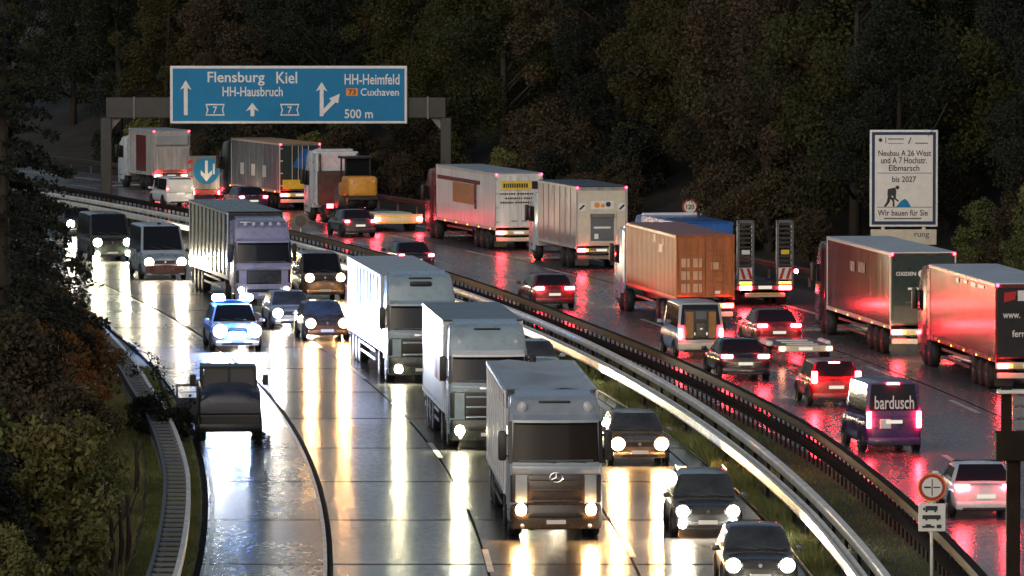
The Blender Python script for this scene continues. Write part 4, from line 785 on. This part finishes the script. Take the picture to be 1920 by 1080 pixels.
def round_sign(name, label, x, y, zc, r, z0, ring='sign_red', rz=0, cat='sign'):
    t = thing(name, label, cat, x, y, 0, rz); P('post', MB().cyl((0, .06, (z0+zc+r)/2), .04, zc+r-z0, 'z', 10), 'galv', t)
    P('rim', MB().cyl((0, 0, zc), r, .03, 'y', 32), ring, t); P('face', MB().cyl((0, -.012, zc), r*.74, .03, 'y', 32), 'paper', t); return t
yy = 333; t = round_sign('speed_limit_sign', 'round 120 speed limit sign with red rim above the blue roof', (1294-960)/36, yy, 2.2, .42, -.3); text('120', .42, .24, 'ink', t, (0, -.035, 2.2))
t = thing('delineator_sign', 'small tilted round sign right of the speed limit sign', 'sign', (1318-960)/36, yy+2, 0, rad(55)); P('post', MB().cyl((0, .05, .9), .03, 2.3, 'z', 8), 'galv', t); P('disc', MB().cyl((0, 0, 2.02), .24, .03, 'y', 20), 'white', t)
sy = 160; t = round_sign('no_overtaking_sign', 'round overtaking ban sign with red rim above a vehicle plate on the median', (1750-960)/75, sy, 2.33, .36, -.05, 'orange')
P('rim_band', MB().cyl((0, -.02, 2.33), .325, .014, 'y', 32), 'sign_red', t); P('face_disc', MB().cyl((0, -.032, 2.33), .255, .012, 'y', 32), 'paper', t)
P('symbol', MB().box(-.2, -.03, -.046, -.038, 2.31, 2.35).box(.03, .2, -.046, -.038, 2.315, 2.345).box(-.012, .012, -.046, -.038, 2.12, 2.54), 'ink', t)
pl = P('extra_plate', MB().rbox(-.34, .34, -.02, .02, 1.22, 1.92, .012), 'paper', t)
P('lorry_symbol', MB().box(-.16, .14, -.034, -.022, 1.75, 1.86).box(-.22, -.17, -.034, -.022, 1.75, 1.82).cyl((-.14, -.03, 1.73), .03, .012, 'y', 8).cyl((.08, -.03, 1.73), .03, .012, 'y', 8), 'ink', pl)
P('coach_symbol', MB().box(-.24, .22, -.034, -.022, 1.53, 1.63).cyl((-.14, -.03, 1.52), .03, .012, 'y', 8).cyl((.14, -.03, 1.52), .03, .012, 'y', 8), 'ink', pl)
P('car_symbol', MB().box(-.24, .06, -.034, -.022, 1.31, 1.36).box(-.16, -.02, -.034, -.022, 1.35, 1.40).box(.12, .24, -.034, -.022, 1.30, 1.39), 'ink', pl)
# round sign seen on the median by the ribbed lorry
t = thing('round_sign', 'small grey round sign on the median behind the ribbed lorry', 'sign', (564-960)/36.2, 331, 0); P('post', MB().cyl((0, .05, .7), .04, 1.6, 'z', 8), 'galv', t); P('disc', MB().cyl((0, 0, 1.55), .38, .03, 'y', 28), 'steel', t); P('face', MB().cyl((0, -.02, 1.55), .3, .02, 'y', 28), 'galv_dirty', t)
mg = thing('gantry_post', 'dark steel gantry post with slatted panel at the right edge', 'gantry', 10.62, 135.5, 0)
P('post', MB().rbox(-.12, .17, -.15, .15, -.1, 5.1, .03), 'rust', mg); P('cross_beam', MB().rbox(-.36, 5.0, -.3, .3, 5.0, 5.6, .03), 'rust', mg); P('panel_post', MB().box(-.24, -.02, -.1, .1, 5.6, 6.55), 'rust', mg); P('panel_top', MB().rbox(-.32, 5, -.2, .2, 6.42, 6.5, .02), 'galv', mg)
for i in range(3): P('panel_slat', MB().rbox(.0, 4.8, -.08, .02, 5.64+.26*i, 5.85+.26*i, .02), 'curtain_grey', mg)

# ------------------------------------------------------------------ trees, shrubs, grass
leaf_mat('leaf_autumn', [(0.015, 0.020, 0.010), (0.025, 0.031, 0.011), (0.043, 0.046, 0.012), (0.046, 0.036, 0.013), (0.027, 0.024, 0.012)])
leaf_mat('leaf_dark', [(0.008, 0.011, 0.009), (0.011, 0.015, 0.010), (0.016, 0.021, 0.012), (0.021, 0.023, 0.013)])
leaf_mat('leaf_brown', [(0.029, 0.025, 0.017), (0.041, 0.033, 0.019), (0.059, 0.042, 0.024), (0.054, 0.052, 0.024)])
leaf_mat('leaf_rust', [(.09, .04, .018), (.16, .065, .02), (.22, .09, .025), (.11, .08, .025)])
leaf_mat('leaf_green', [(0.039, 0.053, 0.020), (0.071, 0.088, 0.029), (0.122, 0.128, 0.039), (0.133, 0.111, 0.036)])
leaf_mat('grass_blade', [(0.070, 0.083, 0.029), (0.130, 0.153, 0.047), (0.187, 0.200, 0.070), (0.211, 0.176, 0.083)])
def leaves(centres, radii, per, size, m, name='crown', droop=0, flat=1.0):
    """many small leaf quads gathered in clumps"""
    cs = np.repeat(np.asarray(centres, float), per, 0); rs = np.repeat(np.asarray(radii, float), per)
    n = len(cs); d = RNG.normal(size=(n, 3)); d /= np.linalg.norm(d, axis=1)[:, None]; rr = rs*RNG.random(n)**.45
    p = cs + d*rr[:, None]*np.array([1, 1, flat])
    u = RNG.normal(size=(n, 3)); u[:, 2] -= droop; u /= np.linalg.norm(u, axis=1)[:, None]
    v = np.cross(u, RNG.normal(size=(n, 3))); v /= np.linalg.norm(v, axis=1)[:, None]
    sz = size*(.5+RNG.random(n))[:, None]; u *= sz*.5; v *= sz*.32
    V = np.stack([p-u, p+v*.9, p+u, p-v*.9], 1).reshape(-1, 3); F = np.arange(4*n).reshape(-1, 4)
    me = bpy.data.meshes.new(name); me.vertices.add(4*n); me.vertices.foreach_set('co', V.ravel()); me.loops.add(4*n); me.loops.foreach_set('vertex_index', F.ravel())
    me.polygons.add(n); me.polygons.foreach_set('loop_start', np.arange(0, 4*n, 4)); me.polygons.foreach_set('loop_total', np.full(n, 4)); me.update(); me.materials.append(M[m]); return me
def tree_proto(h, cr, m, seed, leaf=.34, clumps=70, per=110, base=.22):
    rnd = random.Random(seed); mb = MB(); lean = rnd.uniform(-.5, .5)
    mb.tube([(0, 0, -.4), (.05, 0, h*.25), (lean*.5, .1, h*.55), (lean, .1, h*.9)], [.26, .2, .14, .03], 8)
    cs, rs = [], []
    for i in range(clumps):
        t = rnd.random()**.8; z = h*(base+(1-base)*t); R = cr*math.sin(math.pi*min(.97, .16+.80*t))**.7*(.75+.45*rnd.random()); a = rnd.random()*6.283; q = R*math.sqrt(rnd.random())
        c = (lean*t+q*math.cos(a), q*math.sin(a), z); cs.append(c); rs.append(rnd.uniform(.5, 1.05)*cr*.3)
        if i % 4 == 0: z0 = max(.15*h, z-q*.8-.3); mb.tube([(lean*z0/h*.8, 0, z0), (c[0]*.55, c[1]*.55, z0+(z-z0)*.6), c], [.09, .05, .015], 5)
    return mb, leaves(cs, rs, per, leaf, m)
def conifer_proto(h, cr, m, seed):
    rnd = random.Random(seed); mb = MB(); mb.tube([(0, 0, -.4), (0, 0, h*.5), (0, 0, h)], [.28, .18, .03], 8); cs, rs = [], []
    z = h*.26
    while z < h:
        k = 1-z/h; R = cr*(k**.75)*(.85+.3*rnd.random())
        for j in range(int(5+6*k)):
            a = rnd.random()*6.283
            for q in (.3, .55, .8, 1.0): cs.append((R*q*math.cos(a), R*q*math.sin(a), z-.35*R*q*q*.6)); rs.append(.2+.32*k*(1.15-q*.5))
            mb.tube([(0, 0, z), (R*.95*math.cos(a), R*.95*math.sin(a), z-.3*R*.6)], [.05, .01], 4)
        z += .55
    return mb, leaves(cs, rs, 26, .16, m, droop=.6, flat=.6)
def proto(name, mb, crown):
    tm = mb.mesh('trunk'); fixn(tm); tm.materials.append(M['bark']); tm.polygons.foreach_set('use_smooth', [True]*len(tm.polygons)); return (tm, crown)
def plant(name, pr, label, cat, group, x, y, z, s=1, rz=None, sz=1):
    t = thing(name, label, cat, x, y, z, random.uniform(0, 6.28) if rz is None else rz, group); t.scale = (s, s, s*sz)
    P('trunk' if cat == 'tree' else 'stem', pr[0], None, t); P('crown' if cat == 'tree' else 'foliage', pr[1], None, t); return t
TREES = [proto('t', *tree_proto(13, 3.6, m, 10+i, .16, 84, 420, .14)) for i, m in enumerate(('leaf_autumn', 'leaf_dark', 'leaf_brown', 'leaf_autumn', 'leaf_dark'))]
SHR = [proto('s', *tree_proto(3.4, 1.7, m, 40+i, .14, 60, 130, .05)) for i, m in enumerate(('leaf_green', 'leaf_brown', 'leaf_rust', 'leaf_dark'))]
CON = proto('c', *conifer_proto(17, 3.6, 'leaf_dark', 5))
YOUNG = [proto('y', *tree_proto(7.5, 2.1, m, 60+i, .15, 60, 170, .1)) for i, m in enumerate(('leaf_dark', 'leaf_autumn', 'leaf_brown'))]
rnd = random.Random(3)
WOOD = {0: 'olive and brown autumn tree in the wood behind the motorway', 1: 'blackish green tree in the wood behind the motorway', 2: 'dull brown tree in the wood behind the motorway'}; WOOD[3] = WOOD[0]; WOOD[4] = WOOD[1]
# the wood behind and to the right of the road
y = 292
while y < 500:
    o = lerp(y, [(280, 24.5), (330, 25), (350, 29), (600, 29)]) + rnd.random()*2
    while True:
        x = course(min(y, 560))+o
        if x > .082*y+5: break
        if x > -.082*y-6:
            k = rnd.choice((0, 0, 1, 1, 2, 2, 3, 4))
            if not (abs(x-bx) < 4.2 and y < yb+4): plant('broadleaf_tree', TREES[k], WOOD[k], 'tree', WOOD[k].replace('tree', 'trees'), x, y+rnd.uniform(-2, 2), bank(o)-.1, rnd.uniform(.85, 1.3))
        o += rnd.uniform(4.2, 6.2)
    y += 7.5 if y < 380 else 11
y = 284
while y < 450:                                                       # woodland edge
    o = 21.8+rnd.random()**1.5*9; x = course(y)+o
    if x < .082*y+3 and abs(x-(1294-960)/36) > 1.5 and abs(x-bx) > 2.2: plant('shrub', rnd.choice((SHR[0], SHR[1], SHR[1], SHR[3])), 'low dark shrub at the edge of the wood beyond the outgoing lanes', 'shrub', 'shrubs along the edge of the wood', x, y, bank(o)-.1, rnd.uniform(.7, 1.3))
    y += 2.2
# left bank: tall dark trees, young trees and autumn shrubs
for x, y, s, k in ((-15.6, 196, 1.0, 'c'), (-18.6, 214, 1.05, 'c'), (-22.5, 238, 1.1, 'c')):
    o = x-course(y); plant('conifer', CON, {196: 'nearest tall dark conifer at the left picture edge', 214: 'middle one of the three tall conifers on the left bank', 238: 'farthest tall conifer on the left bank'}[y], 'tree', 'conifers on the left bank', x, y, bank(o)-.1, s)
for x, y, s, k in ((-26, 262, 1.0, 1), (-30, 285, 1.1, 1), (-34, 315, 1.0, 4), (-38.5, 350, 1.1, 1), (-31, 330, .8, 4), (-42, 385, 1.2, 1), (-37, 372, .8, 2), (-24.5, 250, .8, 4)):
    o = x-course(y); plant('broadleaf_tree', TREES[k], 'dark broadleaf tree on the left bank beyond the conifers', 'tree', 'broadleaf trees on the left bank', x, y, bank(o)-.1, s)
for x, y, s, k in ((-17.4, 232, .9, 0), (-20.5, 258, .95, 1), (-15.3, 214, .62, 2), (-25.3, 290, .9, 0), (-29, 318, .9, 0), (-14.6, 205, .6, 0), (-22.5, 275, .75, 2)):
    o = x-course(y); plant('young_tree', YOUNG[k], 'young leafy tree leaning over the left guard rail', 'tree', 'young trees along the left guard rail', x, y, bank(o)-.1, s)
for i in range(90):
    y = rnd.uniform(146, 235); o = -19.3-rnd.random()**1.2*9 - (1.1 if y < 175 else 1.3 if y > 198 else .3); x = course(y)+o
    if x < -.083*y-2: continue
    u = 960+x*12000/y; v = -110+16*12000/y
    k = 2 if (640 < v < 860 and 40 < u < 330 and rnd.random() < .7) else rnd.choice((0, 0, 1, 3))
    lab = {0: 'mossy green shrub on the left bank', 1: 'brown autumn shrub on the left bank', 2: 'rust red autumn shrub on the left bank', 3: 'blackish shrub on the left bank'}[k]
    plant('shrub', SHR[k], lab, 'shrub', lab.replace('shrub', 'shrubs'), x, y, bank(o)-.1, rnd.uniform(.6, 1.3))
for u, v, hh in ((205, 1075, 1.6), (222, 1070, 1.9), (236, 1060, 2.0), (252, 930, 1.8)):    # bare stems by the rail
    d = 12000/((v+110)/16); x = (u-960)/12000*d; t = thing('bare_stem', 'thin bare trunk rising from the grass beside the left rail', 'tree', x, d, bank(x-course(d))-.1, 0, 'bare trunks beside the left rail')
    P('trunk', MB().tube([(0, 0, -.1), (.05, .02, hh*.5), (.0, 0, hh)], [.08, .07, .05], 7), 'bark', t); P('branch', MB().tube([(.03, 0, hh*.7), (.3, .1, hh*1.1)], [.03, .01], 5), 'bark', t)
# torn branches round the dark utility vehicle
def branch(label, x, y, ln, rz, tilt, seed):
    rn = random.Random(seed); t = thing('fallen_branch', label, 'branch', x, y, 0, rz); mb = MB(); pts = [(0, 0, .06), (ln*.4, .1, .1+tilt*.4), (ln, 0, .1+tilt)]; mb.tube(pts, [.06, .045, .015], 6); cs = []
    for i in range(9):
        q = .25+.75*i/8; p = (ln*q, .05, .1+tilt*q); e = (p[0]+rn.uniform(-.1, .5), p[1]+rn.uniform(-.6, .6), max(.08, p[2]+rn.uniform(-.2, .5))); mb.tube([p, e], [.02, .006], 4); cs += [e]
    P('stem', mb, 'bark', t); P('foliage', leaves(cs, [.3]*len(cs), 60, .11, 'leaf_dark', 'foliage'), None, t)
branch('dark tangled branch lying under the open door of the utility vehicle', -10.3, 203.4, 1.5, rad(150), .6, 1)
branch('torn branch sticking up left of the dark utility vehicle', -10.5, 205.5, 1.7, rad(140), 2.6, 2)
branch('bushy fallen branch beside the left rail near the dark utility vehicle', -10.6, 203.0, 1.5, rad(100), .7, 3)
for x, y, k_, sc_, lab in ((-10.9, 204.6, 3, .42, 'dark torn shrub lying left of the utility vehicle'), (-11.6, 207, 3, .5, 'dark shrub heap against the left rail'), (-8.0, 203.2, 3, .2, 'small dark shrub piece at the right wheel of the utility vehicle')):
    plant('torn_shrub', SHR[k_], lab, 'shrub', None, x, y, -.1, sc_, sz=.8)
# grass
def grass(name, o0, o1, y0, y1, n, h, label, clump=0):
    ys = RNG.uniform(y0, y1, n); os_ = np.array([RNG.uniform(o0(q) if callable(o0) else o0, o1(q) if callable(o1) else o1) for q in ys]); xs = np.array([course(q) for q in ys])+os_
    hh = h*(.4+RNG.random(n))*(1 + clump*(np.sin(ys*.9)*np.sin(ys*.37+os_) > .35)); a = RNG.random(n)*6.283; l = RNG.normal(size=(n, 2))*.35*hh[:, None]; wd = .012+.012*RNG.random(n)
    p = np.stack([xs, ys, np.full(n, -.02)], 1); q = np.stack([np.cos(a)*wd, np.sin(a)*wd, 0*a], 1); tip = p+np.concatenate([l, hh[:, None]], 1)
    V = np.stack([p-q, p+q, tip], 1).reshape(-1, 3); me = bpy.data.meshes.new(name); F = np.arange(3*n)
    me.vertices.add(3*n); me.vertices.foreach_set('co', V.ravel()); me.loops.add(3*n); me.loops.foreach_set('vertex_index', F); me.polygons.add(n); me.polygons.foreach_set('loop_start', np.arange(0, 3*n, 3)); me.polygons.foreach_set('loop_total', np.full(n, 3)); me.update(); me.materials.append(M['grass_blade'])
    o = bpy.data.objects.new(name, me); C.objects.link(o); tag(o, label, 'grass', kind='stuff')
grass('grass_strip', -18.5, -16.95, 150, 240, 45000, .12, 'short grass on the strip between the left rail and the road')
grass('grass_tufts', lambda q: min(-1.25, rail_a(q)-.5), lambda q: rail_a(q)-.12, 150, 260, 30000, .2, 'grass and weeds along the oncoming side of the central reservation', 1.4)
grass('grass_median', lambda q: rail_a(q)+.1, lambda q: rail_g(q)-.1, 150, 260, 30000, .1, 'thin grass between the central rails')
grass('grass_bank', -21.5, -18.6, 146, 240, 40000, .22, 'rough grass behind the left guard rail')
